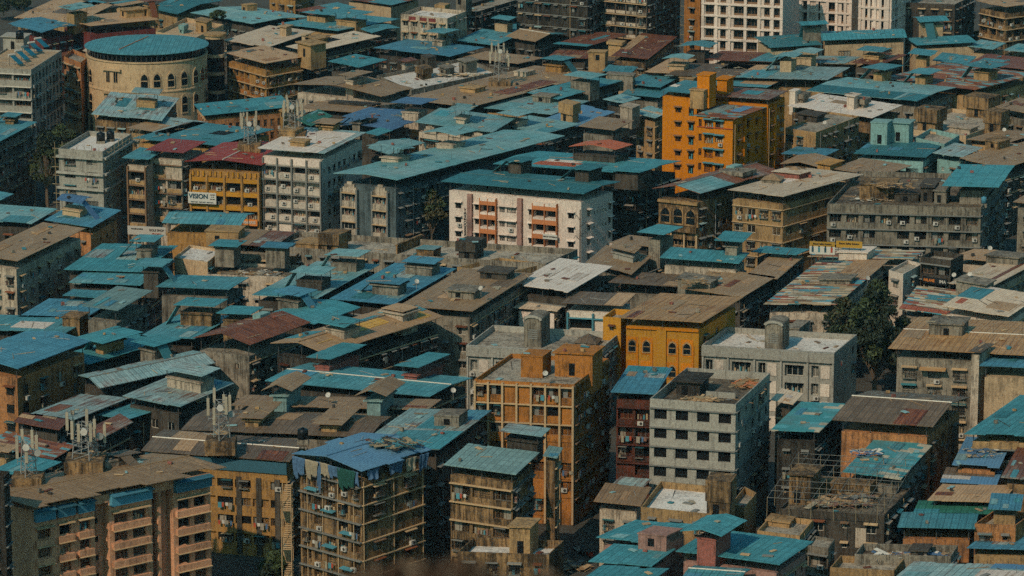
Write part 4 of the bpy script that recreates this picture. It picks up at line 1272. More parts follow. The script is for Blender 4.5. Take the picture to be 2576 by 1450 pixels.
def yellow_arch(f):
    for k in range(5):
        z = f.zt - 4.4 - k * 4.0
        for t in (.085, .285, .64, .84):
            f.put('arched_window', ('arch', 1.5, 2.3, 'tan', 'pointed'), f.len * t, z)
            f.put('window_surround', ('box', 2.0, 2.9, .05, 'orange'), f.len * t, z - .3)
    for t in (.155, .355, .71, .92):
        f.put('pilaster', ('box', .35, round(f.zt - 3, 1), .18, 'orange'), f.len * t, .2, 0, None, False)
    f.put('wall_pier', ('box', 1.6, round(f.zt - .4, 1), .3, 'yellow_clean'), f.len * .49, .2, 0, None, False)
    f.put('cornice', ('box', round(f.len - .04, 2), .3, .3, 'orange'), f.len / 2, f.zt - .35, 0, None, False)


B('bright yellow building with pointed arch windows and a tan corrugated roof', (1555, 799), (1768, 811), (1870, 748), 18, TR, 'yellow_clean', gap=1.6, oh=1.0, jag=.1, ff=yellow_arch, fr=lambda f: style_windows(f, 5, None, small=False, w=1.4, h=1.8, fr='trim_orange'),
  more=[dict(L=(1517, 797), F=(1562, 800), R=(1590, 780), h=17, roof='T', ff='w', fr='p')])


def twin_front(f):
    n = max(2, round(f.len / 4.6))
    for k in range(4):
        z = f.zt - 4.4 - k * 3.0
        for i in range(n):
            a = (i + .5) * f.len / n
            if i % 2 == 0:
                f.window(a - 1.0, z, 1.2, 2.0, .7, var='plain', ac=.4)
                f.put('balcony_panel', ('box', 1.5, 2.1, .1, 'white'), a + .7, z - .1, 0, None, False)
            else:
                if f.hole(a - 1.6, a + 1.6, z, z + 1.9, .9):
                    f.put('window', ('window', 2.8, 1.9, R.choice(['plain', 'goods']), 'trim_white'), a, z, .85)
    f.put('cornice', ('box', round(f.len - .04, 2), 1.7, .5, 'concrete_pale'), f.len / 2, f.zt - 1.75, 0, None, False)
    for i in range(n + 1):
        f.put('pilaster', ('box', .3, round(f.zt - 2, 1), .35, 'concrete_pale'), min(max(i * f.len / n, .2), f.len - .2), .2, 0, None, False)


TW1 = B('grey flats with a white terrace and barrel topped tower beside the yellow arch building', (1766, 868), (2100, 888), (2156, 842), 14, 'T', 'concrete_pale', floor='terrace_white', par=1.0, ff=twin_front, fr=lambda f: style_windows(f, 4, None), heads=[(2010, 838, 30, 12, 6, None, {'m': 'concrete', 'nod': 1})])
TW2 = B('grey flats with barrel topped tower and dark pyramid skylights behind the yellow pilastered tower', (1174, 868), (1500, 888), (1560, 837), 14, 'T', 'concrete_pale', floor='terrace', par=1.0, ff=twin_front, fr='d')
# patchwork quarter
B('upper patchwork roof with a blue covered white tank', (2030, 646), (2295, 653), (2328, 630), 14, PW, 'white_dirty', gap=1.5, jag=.4, heads=[(2180, 655, 70, 20, 5, None, {'m': 'white', 'nod': 1, 'lid': .3})])
B('large patchwork roof of red white and teal sheets behind the big tree', (1922, 764), (2105, 766), (2236, 655), 14, PW, 'white_dirty', gap=1.8, jag=.4, ff='w', pat=[(.52, 1.0, .56, 1.0, TN)], heads=[(2137, 716, 76, 14, 4, None, {'m': 'concrete', 'lid': .4, 'nod': 1})])
B('patchwork roof of orange and teal sheets beside the big tree', (2262, 776), (2400, 794), (2442, 736), 13, PW, 'white_dirty', gap=1.4, jag=.5, pat=[(0, .9, 0, .14, OR), (.3, .8, .5, .7, T)])
B('broad beige roof at the frame edge beside the patchwork roofs', (2368, 770), (2538, 797), (2620, 742), 15, 'sheet_cream', 'white', gap=1.6, jag=.3, pat=[(0, .35, .45, .9, T), (0, .4, .9, 1.0, WH), (.55, .9, .2, .5, 'sheet_tan'), (.1, .2, .2, .4, OR)])
B('beige roof with maroon stripes and a long tank house', (2388, 712), (2482, 728), (2610, 660), 14, CR, 'white_dirty', gap=1.3, jag=.2, pat=[(.7, .8, 0, 1, MA)], heads=[(2478, 740, 86, 24, 4, None, {'m': 'concrete', 'lid': .4, 'nod': 1})])
B('tan roof with a long concrete tank at the frame edge', (2387, 648), (2560, 663), (2625, 640), 14, TN, 'white_dirty', gap=1.3, heads=[(2560, 668, 82, 20, 4, None, {'m': 'concrete', 'lid': .4, 'nod': 1})])
B('white washed house with a curved wall behind the big tree', (2236, 680), (2272, 690), (2320, 664), 14, 'T', 'white', par=.6, ff='w', fr='w')
SHOP = B('dark shop block carrying a black sign with orange and white letters', (2316, 646), (2392, 656), (2424, 640), 16, 'T', 'concrete_dark', ff=lambda f: style_bays(f, 3, 'trim_grey', None, ac=.4), fr='p')
B('grey old house under a tan roof at the frame edge with an awning', (2234, 876), (2590, 894), (2655, 814), 18, TR, 'concrete', gap=1.8, oh=1.2, jag=.15, rise=.5, ax='u', fr='d', ff=lambda f: (style_windows(f, 3.6, 'trim_tan', ac=.5, small=False, w=2.0, h=1.7), f.put('awning', ('sunshade', 4.2, 1.6, 'sheet_tan_rust'), f.len * .29, f.zt - 1.4, 0, None, False)),
  heads=[(2420, 852, 84, 36, 5, None, {'lid': .3, 'm': 'concrete'})])
B('beige corner house under a deep blue teal roof at the frame edge', (2462, 921), (2610, 926), (2660, 880), 17, BL, 'beige', gap=2.0, jag=.3, ff=lambda f: style_windows(f, 5, None, w=1.6, h=1.6, p=.7), more=[dict(L=(2436, 884), F=(2468, 887), R=(2500, 866), h=19, roof=DK, wall='white_dirty', ff='p', fr='p', gap=.6)])
B('stepped bright teal roof at the frame edge below the beige corner house', (2429, 1089), (2630, 1096), (2760, 1000), 16, TB, 'tan', gap=1.5, jag=1.3, ff='b')
B('white walled house showing under the large patchwork roof', (1938, 818), (2010, 826), (2040, 806), 11, 'T', 'clean_white', ff='w', fr='p', par=.5)
# ============================================================ bottom left
B('pale grey teal roof with a long ridge beside the grey gabled house', (198, 945), (250, 977), (542, 913), 15, TG, 'concrete_dark', rise=.7, ax='v', jag=.3, gap=1.4)
B('wide grey teal roof with an arched tank house', (310, 995), (452, 1024), (592, 963), 15, TG, 'concrete_dark', jag=.2, gap=1.6, heads=[(505, 990, 112, 26, 4, TG, {'m': 'white_dirty', 'up': 1.4, 'o': .9})])
B('rust streaked pale roof beside the old orange brown block', (70, 1043), (187, 1057), (322, 1003), 14, TG, 'concrete_dark', jag=.4, pat=[(.1, .4, .2, .5, 'sheet_rust_mixed')])
B('low dull teal roof in front of the arched tank house', (240, 1043), (323, 1055), (414, 1026), 13, T, 'concrete_dark', jag=.4)
B('dark maroon roof beside the phone masts', (33, 1061), (150, 1081), (176, 1056), 14, MA, 'concrete_dark')
B('red and grey rust roof behind the phone masts', (213, 1085), (245, 1109), (334, 1063), 14, RM, 'grime', gap=1.4, pat=[(0, .8, .0, .55, RU)])
B('mixed rust roof at the frame edge before the phone masts', (-40, 1118), (135, 1156), (190, 1122), 13, PR, 'concrete_dark', jag=.6)
B('small tan canopy roof at the frame edge above the teal roof', (-42, 1130), (20, 1140), (49, 1122), 15, TN, 'tan', gap=1.4)
B('bright teal roof at the frame edge below the rust roofs', (-22, 1183), (72, 1201), (156, 1162), 14, TB, 'concrete_dark')
B('upper long brown roof with two mint stair houses', (580, 1019), (1076, 1031), (1111, 1005), 15, BR, 'concrete', jag=.15, gap=1.2, heads=[(721, 1028, 34, 34, 6, BR, {'m': 'mint_shaded', 'up': 1.0, 'o': 1.4, 'g': 1.0}), (957, 1041, 34, 34, 6, BR, {'m': 'mint_shaded', 'up': 1.0, 'o': 1.4, 'g': 1.0})])
B('middle long brown roof with two tan canopied stair houses', (455, 1080), (930, 1100), (985, 1048), 15, DK, 'concrete', jag=.15, gap=1.0, rise=.5, heads=[(847, 1090, 40, 18, 8, BR, {'m': 'tan', 'up': .5, 'o': 1.1}), (650, 1078, 34, 22, 8, BR, {'m': 'tan', 'up': .5, 'o': 1.1})])
B('tan office block with dark bands under a ribbed brown roof and blue fascia', (355, 1133), (728, 1162), (778, 1108), 15, DK, 'ochre', jag=.15, gap=1.2, oh=.5, top=2.0, fh=2.75, rise=.4,
  ff=lambda f: (f.put('blue_fascia', ('box', round(f.len - .05, 2), 1.7, .25, 'sheet_blue'), f.len / 2, f.zt - .9, 0, None, False), style_bays(f, 2.9, None, None, ac=.25, low=1.3, side=.15, depth=.35), [f.put('pilaster', ('box', .8, round(f.zt - 2, 1), .12, 'concrete_dark'), f.len * t, .2, 0, None, False) for t in (.66, .8, .93)]), fr='d',
  pat=[(.12, .4, .55, .95, TN), (.2, .32, .1, .5, TN)], heads=[(547, 1139, 34, 24, 7, None, {'m': 'tan', 'nod': 1, 'lid': .1})])
B('dull teal roof with light panels behind the blue tarpaulin block', (891, 1126), (1106, 1131), (1237, 1033), 17.5, TG, 'concrete_dark', gap=1.6, jag=.15, fr='d', pat=[(.25, .7, 0, .45, T), (.72, 1, 0, .45, TB), (.4, .72, .5, .95, T), (.7, 1, .75, 1, BL)], heads=[(1154, 1074, 62, 28, 4, None, {'m': 'concrete', 'lid': .1})])


def pink_side(f):
    """long salmon facade: bays of hooded windows between deep dark shafts, blue sheet skirt under the eave"""
    bays = [(.02, .115, 1), (.14, .225, 1), (.25, .33, 1), (.44, .645, 2), (.80, .985, 2)]
    for t0, t1 in ((.345, .425), (.665, .70), (.715, .785)):
        f.hole(f.len * t0, f.len * t1, .4, f.zt - 1.2, 1.6)
    for k in range(7):
        z = f.zt - 4.4 - k * 2.65
        for t0, t1, nn in bays:
            m, w = f.len * (t0 + t1) / 2, f.len * (t1 - t0)
            for i in range(nn):
                a = m + (i - (nn - 1) / 2) * w / 2
                ww = round(min(2.3, w / nn * .74), 1)
                f.window(a, z, ww, 1.6, .45, ac=.12, fr='trim_dark', var=R.choice(['plain', 'plain', 'void_black', 'grille', 'goods']))
            f.put('sunshade', ('sunshade', round(w * 1.04, 1), .8, 'trim_tan'), m, z + 1.72)
            f.put('balcony_panel', ('box', round(w * 1.02, 1), .92, .55, 'salmon'), m, z - 1.0, 0, None, False)
        f.put('window', ('window', .6, .8, 'void_black', 'trim_dark'), f.len * .385, z, 1.58)
    for t0, t1, nn in bays:
        m, w = f.len * (t0 + t1) / 2, f.len * (t1 - t0)
        f.put('blue_fascia', ('sunshade', round(w * 1.12, 1), 1.3, 'sheet_blue'), m, f.zt - .15, 0, None, False)
        f.put('blue_fascia', ('box', round(w * 1.1, 1), 1.7, .7, 'sheet_blue'), m, f.zt - 1.75, 0, None, False)
    for t in (.13, .235, .34, .43, .655, .708, .79):
        f.put('wall_pier', ('box', .55, round(f.zt - 1.9, 1), .4, 'salmon'), f.len * t, .2, 0, None, False)
    for t in (.36, .41, .725, .77):
        f.put('drain_pipe', ('pipe', round(f.zt - 1, 1), 'trim_tan'), f.len * t, .2)


PINK = B('large salmon apartment block with a brown roof and blue sheet skirts', (-98, 1240), (75, 1275), (563, 1174), 20, BR, 'salmon', gap=.9, oh=1.2, jag=1.0, rise=.6, ax='v', fr=pink_side, ff='p',
         heads=[(262, 1185, 96, 22, 4, None, {'m': 'white_dirty', 'nod': 1, 'lid': .1}), (300, 1178, 36, 24, 3, DK, {'m': 'concrete_dark', 'up': .4, 'o': .4, 's': 2.6})])
B('dark grey stained building cut by the frame edge beside the salmon block', (-90, 1191), (10, 1201), (24, 1186), 26, 'T', 'grime', ff='w', fr='d')


def slum_front(f):
    style_bays(f, 2.7, 'trim_grey', None, ac=.25, depth=.5, side=.3)
    for i in range(4):
        f.put('drain_pipe', ('pipe', round(f.zt - 1, 1), 'trim_tan'), f.len * (i + .5) / 4, .2)
    for i in range(5):
        f.put('sunshade', ('sunshade', 2.4, .9, 'trim_blue'), f.len * R.uniform(.2, .8), f.zt - 3 - i * 2.6)


TARP = B('decaying tan block wrapped in blue tarpaulin and torn sheets', (734, 1141), (910, 1186), (1086, 1131), 20, 'tarp_blue', 'tan_dirty', gap=1.6, oh=.8, jag=.5, fh=2.7, ff=slum_front, fr=lambda f: (style_windows(f, 4.4, 'trim_tan', ledge='trim_tan', small=False, w=1.9, h=1.5, ac=.2), [f.put('drain_pipe', ('pipe', round(f.zt - .5, 1), 'trim_tan'), f.len * t, .2) for t in (.02, .5, .97)]), rise=.9, ax='v')
B('tan stained flats under a grey teal roof between the blue tarpaulin block and yellow tower', (1116, 1169), (1298, 1194), (1357, 1139), 19, GG, 'tan_dirty', gap=1.6, jag=.4, fh=2.7, ff=lambda f: style_bays(f, 2.9, 'trim_tan', None, ac=.25, depth=.5), fr='d', heads=[(1352, 1125, 86, 12, 3, TG, {'m': 'grime', 'up': 1.2, 'o': .9})],
  more=[dict(L=(1366, 1146), F=(1402, 1152), R=(1416, 1128), h=19, roof=GG, ff='p', fr='d', gap=.8)])


def pil_tower(f):
    style_bays(f, 2.35, 'trim_tan', 'yellow', ac=.12, depth=.4, pil='trim_tan', p=.62, low=1.1, side=.25)
    n = max(1, round(f.len / 2.35))


YT = B('tall yellow tower with a grid of tan pilasters and tank rooms on top', (1193, 955), (1445, 968), (1532, 902), 22, 'T', 'yellow', floor='terrace', par=.7, ff=pil_tower, fr=lambda f: style_bays(f, 2.6, 'trim_brown', None, ac=.2, depth=.5, pil='trim_brown', p=.97, side=.2, pild=.12), fh=2.9, top=.4,
       heads=[(1365, 952, 56, 56, 4, None, {'m': 'yellow', 'lid': .1, 'nod': 1}), (1490, 952, 96, 62, 5, None, {'m': 'yellow', 'lid': .3})])
B('dark red and orange courtyard house under a blue teal roof', (1536, 986), (1650, 992), (1692, 926), 19, BL, 'rust_orange', gap=1.4, jag=.2, ff=lambda f: style_bays(f, 3, 'dark_red', 'rust_orange', ac=.3), fr='p', pat=[(0, .9, .8, 1, TB), (.1, .3, .62, .78, BR), (.5, .95, .6, .75, TG)])
B('unfinished grey concrete block with black window holes', (1635, 1003), (1851, 1018), (1937, 939), 21, 'T', 'concrete_pale', floor='dirt', par=1.4, ff=style_holes and (lambda f: style_holes(f, f.len / 4, 1.9, 1.6)), fr=lambda f: style_windows(f, 3.4, None, small=True, w=1.3, h=1.5, ledge='trim_grey', fr='trim_dark'), fh=2.95, top=1.2,
  heads=[(1760, 1000, 60, 40, 5, None, {'m': 'grime', 'lid': .6}), (1850, 1004, 76, 14, .3, None, {'m': 'concrete_pale', 'nod': 1, 'lid': 0})])
B('low brown roof at the foot of the unfinished grey block', (1493, 1261), (1612, 1273), (1640, 1226), 10, BR, 'white_dirty', gap=1.4)
B('low pale grey roof in the alley beside the unfinished grey block', (1532, 1226), (1610, 1234), (1640, 1205), 9, TG, 'concrete_dark', gap=.8)
B('tan terrace house with a white floor and a tall tank room', (1612, 1276), (1790, 1294), (1836, 1228), 14, 'T', 'tan', floor='terrace_white', par=1.0, ff='w', fr='w', heads=[(1835, 1310, 60, 98, 4, None, {'m': 'tan_dirty', 'tank': 1})],
  more=[dict(L=(1842, 1264), F=(1872, 1280), R=(1903, 1240), h=13, roof='T', wall='tan', ff='p', fr='p')])
B('bright teal roofed house at the bottom carrying two pink brown stair boxes', (1700, 1386), (1962, 1420), (2047, 1362), 14, TB, 'pink_brown', gap=1.6, jag=.1, ff='w', heads=[(1800, 1403, 50, 46, 5, TB, {'m': 'brick_red', 'up': 1.1, 'o': 1.7, 'g': .6, 'lid': .1})],
  more=[dict(L=(1498, 1352), F=(1640, 1366), R=(1742, 1320), h=14, roof=TB, jag=.3, ff='p', fr='p', heads=[(1676, 1383, 74, 36, 4, None, {'m': 'pink_brown', 'lid': .1})]),
        dict(L=(1480, 1412), F=(1638, 1426), R=(1700, 1381), h=13.7, roof=TB, jag=.6, ff='p', fr='p'),
        dict(L=(1465, 1456), F=(1640, 1462), R=(1684, 1430), h=13.7, roof=TB, jag=.5, ff='p', fr='p'),
        dict(L=(1716, 1452), F=(1860, 1462), R=(1890, 1432), h=13, roof=TB, jag=.1, ff='p', fr='p', rise=.4)])
B('small terrace house with a bright white floor at the bottom', (1151, 1388), (1381, 1396), (1418, 1360), 12, 'T', 'tan_dirty', floor='terrace_white', par=1.2, ff='w', fr='p', heads=[(1333, 1400, 52, 76, 4, None, {'m': 'tan', 'lid': .3})])
# ============================================================ bottom right
B('dull teal roof with beige patches beside the dark curved roof', (1939, 1081), (2060, 1088), (2134, 1016), 16, PT, 'grime', gap=1.8, jag=.3, fr='d')
B('small tilted cream roof beside the unfinished grey block', (1938, 1006), (1994, 1019), (2022, 990), 16.5, CR, 'concrete_dark', gap=1.4)
B('salmon walled hall under a broad dark ribbed curved roof', (2092, 1056), (2347, 1074), (2440, 999), 17, DK, 'orange_tan', gap=2.0, oh=1.2, jag=.1, rise=1.4, ax='u', fr=lambda f: style_windows(f, 4.5, None, small=False, w=1.6, h=2.0, fr='trim_dark'), ff='p', heads=[(2300, 1022, 84, 10, 3, None, {'m': 'tan_dirty', 'nod': 1, 'lid': .2})])
B('teal sheet roof with beige panels and scattered junk below the salmon hall', (2120, 1186), (2265, 1208), (2345, 1121), 14, PT, 'concrete', gap=1.5, jag=.3, fr=lambda f: style_windows(f, 3.2, 'trim_grey', fr='trim_dark'))
B('ruined grey terrace house under a bamboo frame', (1960, 1280), (2225, 1297), (2292, 1228), 12, 'T', 'concrete_dark', floor='dirt', par=.5, ff=lambda f: (style_windows(f, 3.6, 'trim_tan', fr='trim_white'), f.put('door_outline', ('box', 1.5, 2.9, .06, 'white_dirty'), f.len * .78, f.zt - 5)), heads=[(2040, 1272, 56, 78, 5, None, {'m': 'tan_dirty', 'lid': .4}), (2188, 1250, 130, 30, 3, None, {'m': 'tan_dirty', 'nod': 1, 'lid': .1})])
B('small tan terrace house wedged between bright teal roof and ruined terrace', (1905, 1335), (2012, 1349), (2046, 1308), 11, 'T', 'tan', floor='terrace', par=.8, heads=[(1985, 1330, 60, 16, 3, None, {'m': 'tan', 'nod': 1})])
B('grey flats showing a dark column of openings beside the bright teal roof', (2032, 1372), (2084, 1380), (2100, 1356), 11, 'T', 'concrete', ff='b', par=.4)
B('house covered by blue plastic sheets and junk at the frame edge', (2395, 1168), (2515, 1176), (2548, 1106), 13, 'tarp_blue', 'orange_tan', gap=.9, jag=.5)
B('low shed roofed with torn blue and white plastic', (2365, 1212), (2508, 1220), (2522, 1184), 11.5, 'tarp_blue', 'tan_dirty', gap=.6, jag=.6, pat=[(0, .9, .5, 1, DK), (0, .5, .25, .45, WH)])
B('brown plank shack at the frame edge beside the blue plastic', (2518, 1200), (2590, 1206), (2630, 1130), 14, RM, 'tan_dirty', gap=1.2)
B('tan corrugated roof above the green sheet lean to', (2332, 1259), (2520, 1264), (2556, 1222), 12, TN, 'tan', jag=.2, gap=1)
B('green and teal sheet lean to above the orange parapet', (2297, 1290), (2498, 1293), (2510, 1262), 11, GR, 'concrete_dark', gap=.8, jag=.05, pat=[(0, .32, 0, .3, TB)])
B('orange house with a straight teal lean to roof at the bottom', (2257, 1326), (2453, 1330), (2462, 1292), 11, T, 'orange_tan', gap=2.0, jag=.05, ff='p', more=[dict(L=(2452, 1318), F=(2555, 1322), R=(2600, 1290), h=11.5, roof='T', wall='orange_tan', ff='w', fr='p')])
B('square blue teal sheet canopy above the orange house', (2485, 1280), (2568, 1284), (2576, 1244), 13, BL, 'tan', gap=1.2, jag=.05)
B('blue teal roof at the bottom corner below the orange house', (2432, 1378), (2605, 1384), (2660, 1338), 9, BL, 'tan', jag=.1)
B('junk strewn grey terrace at the bottom before the orange house', (2150, 1395), (2392, 1400), (2410, 1372), 9.5, 'T', 'concrete', floor='dirt', par=1.0, ff='p', heads=[(2330, 1410, 40, 26, 3, None, {'m': 'concrete_dark'})])
B('tan terrace with deep parapet at the bottom edge', (2088, 1428), (2250, 1436), (2275, 1405), 9, 'T', 'tan', floor='terrace', par=1.0, ff='w', fr='p')
B('row of grey corrugated roofs along the bottom edge', (2254, 1450), (2600, 1462), (2640, 1424), 9, TG, 'concrete_dark', gap=1, jag=.5, pat=[(.55, .9, 0, .6, WH), (.6, .95, .7, 1, 'tarp_blue')])
B('lean to with a stained parapet beside the yellow shop building', (690, 640), (742, 646), (775, 618), 12, 'T', 'tan_dirty')
# ============================================================ landmarks
def orange_tower():
    L, F, Rr = (1661, 244), (1865, 262), (1981, 232)
    f0 = at(F[0], F[1], 25)
    loc = Vector((f0.x, f0.y, 0))
    root = thing('orange_tower', 'vivid orange tower block with rusty roofs and tank boxes on top', 'building', loc)

    def wing(f):
        for k in range(6):
            z = f.zt - 3.2 - k * 3.05
            f.window(f.len * .46, z, 1.3, 1.2, var='plain', shade='trim_brown', fr='trim_dark')
            f.window(f.len * .84, z - .5, 1.2, 1.9, .4, var='goods', shade='trim_brown', fr='trim_dark')

    def front(f):
        for k in range(6):
            z = f.zt - (1.6 if k == 0 else 1.6 + k * 3.05)
            f.window(f.len * .1, z - .3, .7, 1.5, .3, var='grille', fr='trim_dark')
            f.window(f.len * .34, z - .7, 1.9, 2.0, .5, var=R.choice(['goods', 'plain']), shade='trim_blue', fr='trim_dark')
            f.window(f.len * .63, z - .3, 1.8, 1.5, .4, var=R.choice(['curtain', 'goods']), shade='trim_blue', fr='trim_dark', ac=.3)
        f.put('floor_ledge', ('box', round(f.len - .1, 1), .12, .2, 'trim_red'), f.len / 2, f.zt - 2.0, 0, None, False)

    def side(f):
        for k in range(7):
            z = f.zt - 3.0 - k * 3.05
            for t, w, h in ((.2, 1.2, 1.4), (.5, 1.6, 1.9), (.8, 1.2, 1.4)):
                f.window(f.len * t, z, w, h, .4, var=R.choice(['goods', 'grille', 'plain']), shade='trim_brown', fr='trim_dark', ac=.25)
        f.put('wall_pier', ('box', 1.0, round(f.zt - .5, 1), .5, 'orange'), f.len * .36, .2, 0, None, False)
        f.put('drain_pipe', ('pipe', round(f.zt - 1, 1), 'trim_tan'), f.len * .06, .2)
    block(root, loc, (1661, 228), (1756, 237), (1815, 210), 25.5, T, 'orange', ff=wing, fr='p', gap=1.2, oh=.4, jag=.5, fh=3.05, pat=[(0, .2, .4, .6, WH)],
          heads=[(1784, 243, 34, 52, 4, None, {'m': 'orange', 'lid': .15, 'nod': 1}), (1770, 246, 38, 18, 2, None, {'m': 'tan', 'nod': 1, 'lid': .2})])
    block(root, loc, (1788, 240), (1936, 251), (1982, 229), 24.2, RM, 'orange', ff='wn', fr=side, gap=1.3, oh=.5, jag=.5, fh=3.05, heads=[(1828, 238, 26, 38, 4, None, {'m': 'orange', 'lid': .4, 'nod': 1})])
    block(root, loc, (1741, 291), (1848, 300), (1931, 269), 22.5, PR, 'orange', ff=front, fr=side, gap=.35, oh=.7, jag=.4, fh=3.05, posts=False, pat=[(0, .4, .3, .9, TG), (.5, .75, .5, .9, 'tarp_blue')])


orange_tower()


def white_tower():
    f0 = at(1972, -50, 30)
    loc = Vector((f0.x, f0.y, 0))
    root = thing('white_tower', 'tall clean white tower with a deep grid of balconies at the top edge', 'building', loc)

    def grid(f, cols=None):
        cols = cols or [(.1, 2.0), (.265, 1.3), (.46, 2.4), (.62, 2.4), (.8, 1.3), (.93, 1.6)]
        for k in range(9):
            z = f.zt - 3.6 - k * 2.9
            for t, w in cols:
                w = w * f.len / 19
                if f.hole(f.len * t - w / 2, f.len * t + w / 2, z, z + 2.2, .9):
                    f.put('window', ('window', round(w - .06, 2), 2.2, 'plain', 'trim_brown'), f.len * t, z, .85)
                    f.put('balcony_rail', ('box', round(w - .05, 2), .5, .06, 'trim_brown'), f.len * t, z, .3)
            f.put('floor_ledge', ('box', round(f.len - .02, 2), .4, .5, 'clean_white'), f.len / 2, z - .52, 0, None, False)
        for t in (.185, .345, .54, .71, .87, .02, .98):
            f.put('wall_pier', ('box', .7, round(f.zt - .5, 1), .4, 'clean_white'), min(max(f.len * t, .4), f.len - .4), .2, 0, None, False)
    block(root, loc, (1766, -62), (1972, -52), (2012, -80), 30, 'T', 'clean_white', ff=grid, fr='p', floor='terrace')
    c2 = [(.14, 2.6), (.36, 1.4), (.6, 2.8), (.84, 1.5)]
    block(root, loc, (2012, -70), (2146, -62), (2166, -76), 27, 'T', 'clean_white', ff=lambda f: grid(f, c2), fr='p', floor='terrace')
    c3 = [(.3, 4.5), (.8, 4.0)]
    block(root, loc, (2162, -52), (2240, -46), (2290, -70), 27, 'T', 'clean_white', ff=lambda f: grid(f, c3), fr=lambda f: grid(f, c3), floor='terrace')


white_tower()


def round_building():
    h = 20
    c = at(369, 112, h)
    s = scale_at(c)
    rr = 156 / s
    loc = Vector((c.x, c.y, 0))
    root = thing('round_building', 'round cream building with arched niches and a flat teal disc roof', 'building', loc)
    b = MB()
    rw = rr * .965
    zt = h - 1.9
    b.lathe([(rw, 0), (rw, zt - 7.2), (rw + .18, zt - 7.1), (rw + .18, zt - 6.8), (rw, zt - 6.7), (rw, zt - .4), (rw + .25, zt - .3), (rw + .25, zt), (rw - .3, zt), (rw - .3, zt - .9), (.01, zt - .9)], (0, 0, 0), 'cream', 72)
    w = b.build('wall', root, smooth=False)
    big(loc, b.v, b.f)
    b = MB()
    b.lathe([(rw - 1.2, zt - .9), (rw - 1.2, h)], (0, 0, 0), 'pane_dark', 60)  # dark drum added to paint the shade in the gap under the roof
    b.build('dark_drum', root)
    for i in range(36):
        a = math.pi * (1 + i / 36.0)
        PENDING.append(('post', ('post', 1.9, .08), loc + Vector((math.cos(a) * (rw - .2), math.sin(a) * (rw - .2), zt)), 0, root, loc, Vector((0, 1, 0)), None))
    b = MB()
    n = 72
    vs = [(0, rr * .3, 1.1)] + [(rr * math.cos(2 * math.pi * i / n), rr * math.sin(2 * math.pi * i / n), 0) for i in range(n)] + [(rr * math.cos(2 * math.pi * i / n), rr * math.sin(2 * math.pi * i / n), -.15) for i in range(n)]
    vs = [Vector(q) + Vector((0, 0, h)) for q in vs]
    fs = [(0, 1 + i, 1 + (i + 1) % n) for i in range(n)] + [(1 + i, 1 + n + i, 1 + n + (i + 1) % n, 1 + (i + 1) % n) for i in range(n)] + [tuple(1 + n + i for i in reversed(range(n)))]
    ro = link('roof', mesh('roof', vs, fs, 'sheet_teal', uvs=[(q.x, q.y) for q in vs]), root)
    big(loc, vs, fs[:n])
    bb = MB()
    bb.tube((-rr * .38, -rr * .62, h + .35), (0, rr * .3, h + 1.2), .1, .1, 'trim_orange')
    bb.build('ridge_cap', ro)

    def put(name, key, ang, z, lab=None):
        d = Vector((math.cos(ang), math.sin(ang), 0))
        p = loc + d * (rw + .02) + Vector((0, 0, z))
        PENDING.append((name, key, p, ang + math.pi / 2, w, loc, -d, lab))
    # angle from the front (towards the camera is -pi/2)
    for x in (-147, -134, 7, 38, 71, 102, 128, 142, 150):
        a = -math.pi / 2 + math.asin(max(-.985, min(.985, x / 151.0)))
        put('arched_window', ('arch', 2.0, 4.0, 'cream', 'pointed'), a, zt - 6.2)
        put('arched_window', ('arch', 1.9, 4.6, 'cream', 'round'), a, zt - 12.5)
        put('arched_window', ('arch', 1.9, 4.2, 'cream', 'round'), a, zt - 17.6)
    for x in (-86, -66):
        a = -math.pi / 2 + math.asin(x / 151.0)
        for z in (zt - 5.0, zt - 10.5):
            put('window', ('window', 1.15, 2.5, 'plain', 'trim_tan'), a, z)
    for i in range(3):
        a = -math.pi / 2 + (i - 1) * .5
    a = -math.pi / 2 + math.asin(-.5)
    put('window_hood', ('box', 5.2, .5, .5, 'cream'), a, zt - 2.2)
    put('window_hood', ('box', 5.2, .5, .5, 'cream'), a, zt - 7.6)
    # stair tower
    c2 = at(541, 92, 20)
    loc2 = Vector((c2.x, c2.y, 0))
    r2 = thing('stair_tower', 'dark glazed round stair tower with pale bands beside the cream building', 'tower', loc2)
    b = MB(); b.lathe([(2.1, 0), (2.1, 20), (.01, 20)], (0, 0, 0), 'pane_dark', 32); b.build('dark_drum', r2)
    for z in (15.2, 11.0, 6.6, 19.6):
        b = MB(); b.lathe([(2.05, 0), (2.35, 0), (2.35, .75), (2.05, .75)], (0, 0, z), 'cream', 32); b.build('floor_band', r2)
    b = MB(); b.lathe([(2.7, 20.36), (2.7, 20.8), (.01, 21.0)], (0, 0, 0), 'tan', 32); b.build('cap', r2)


round_building()


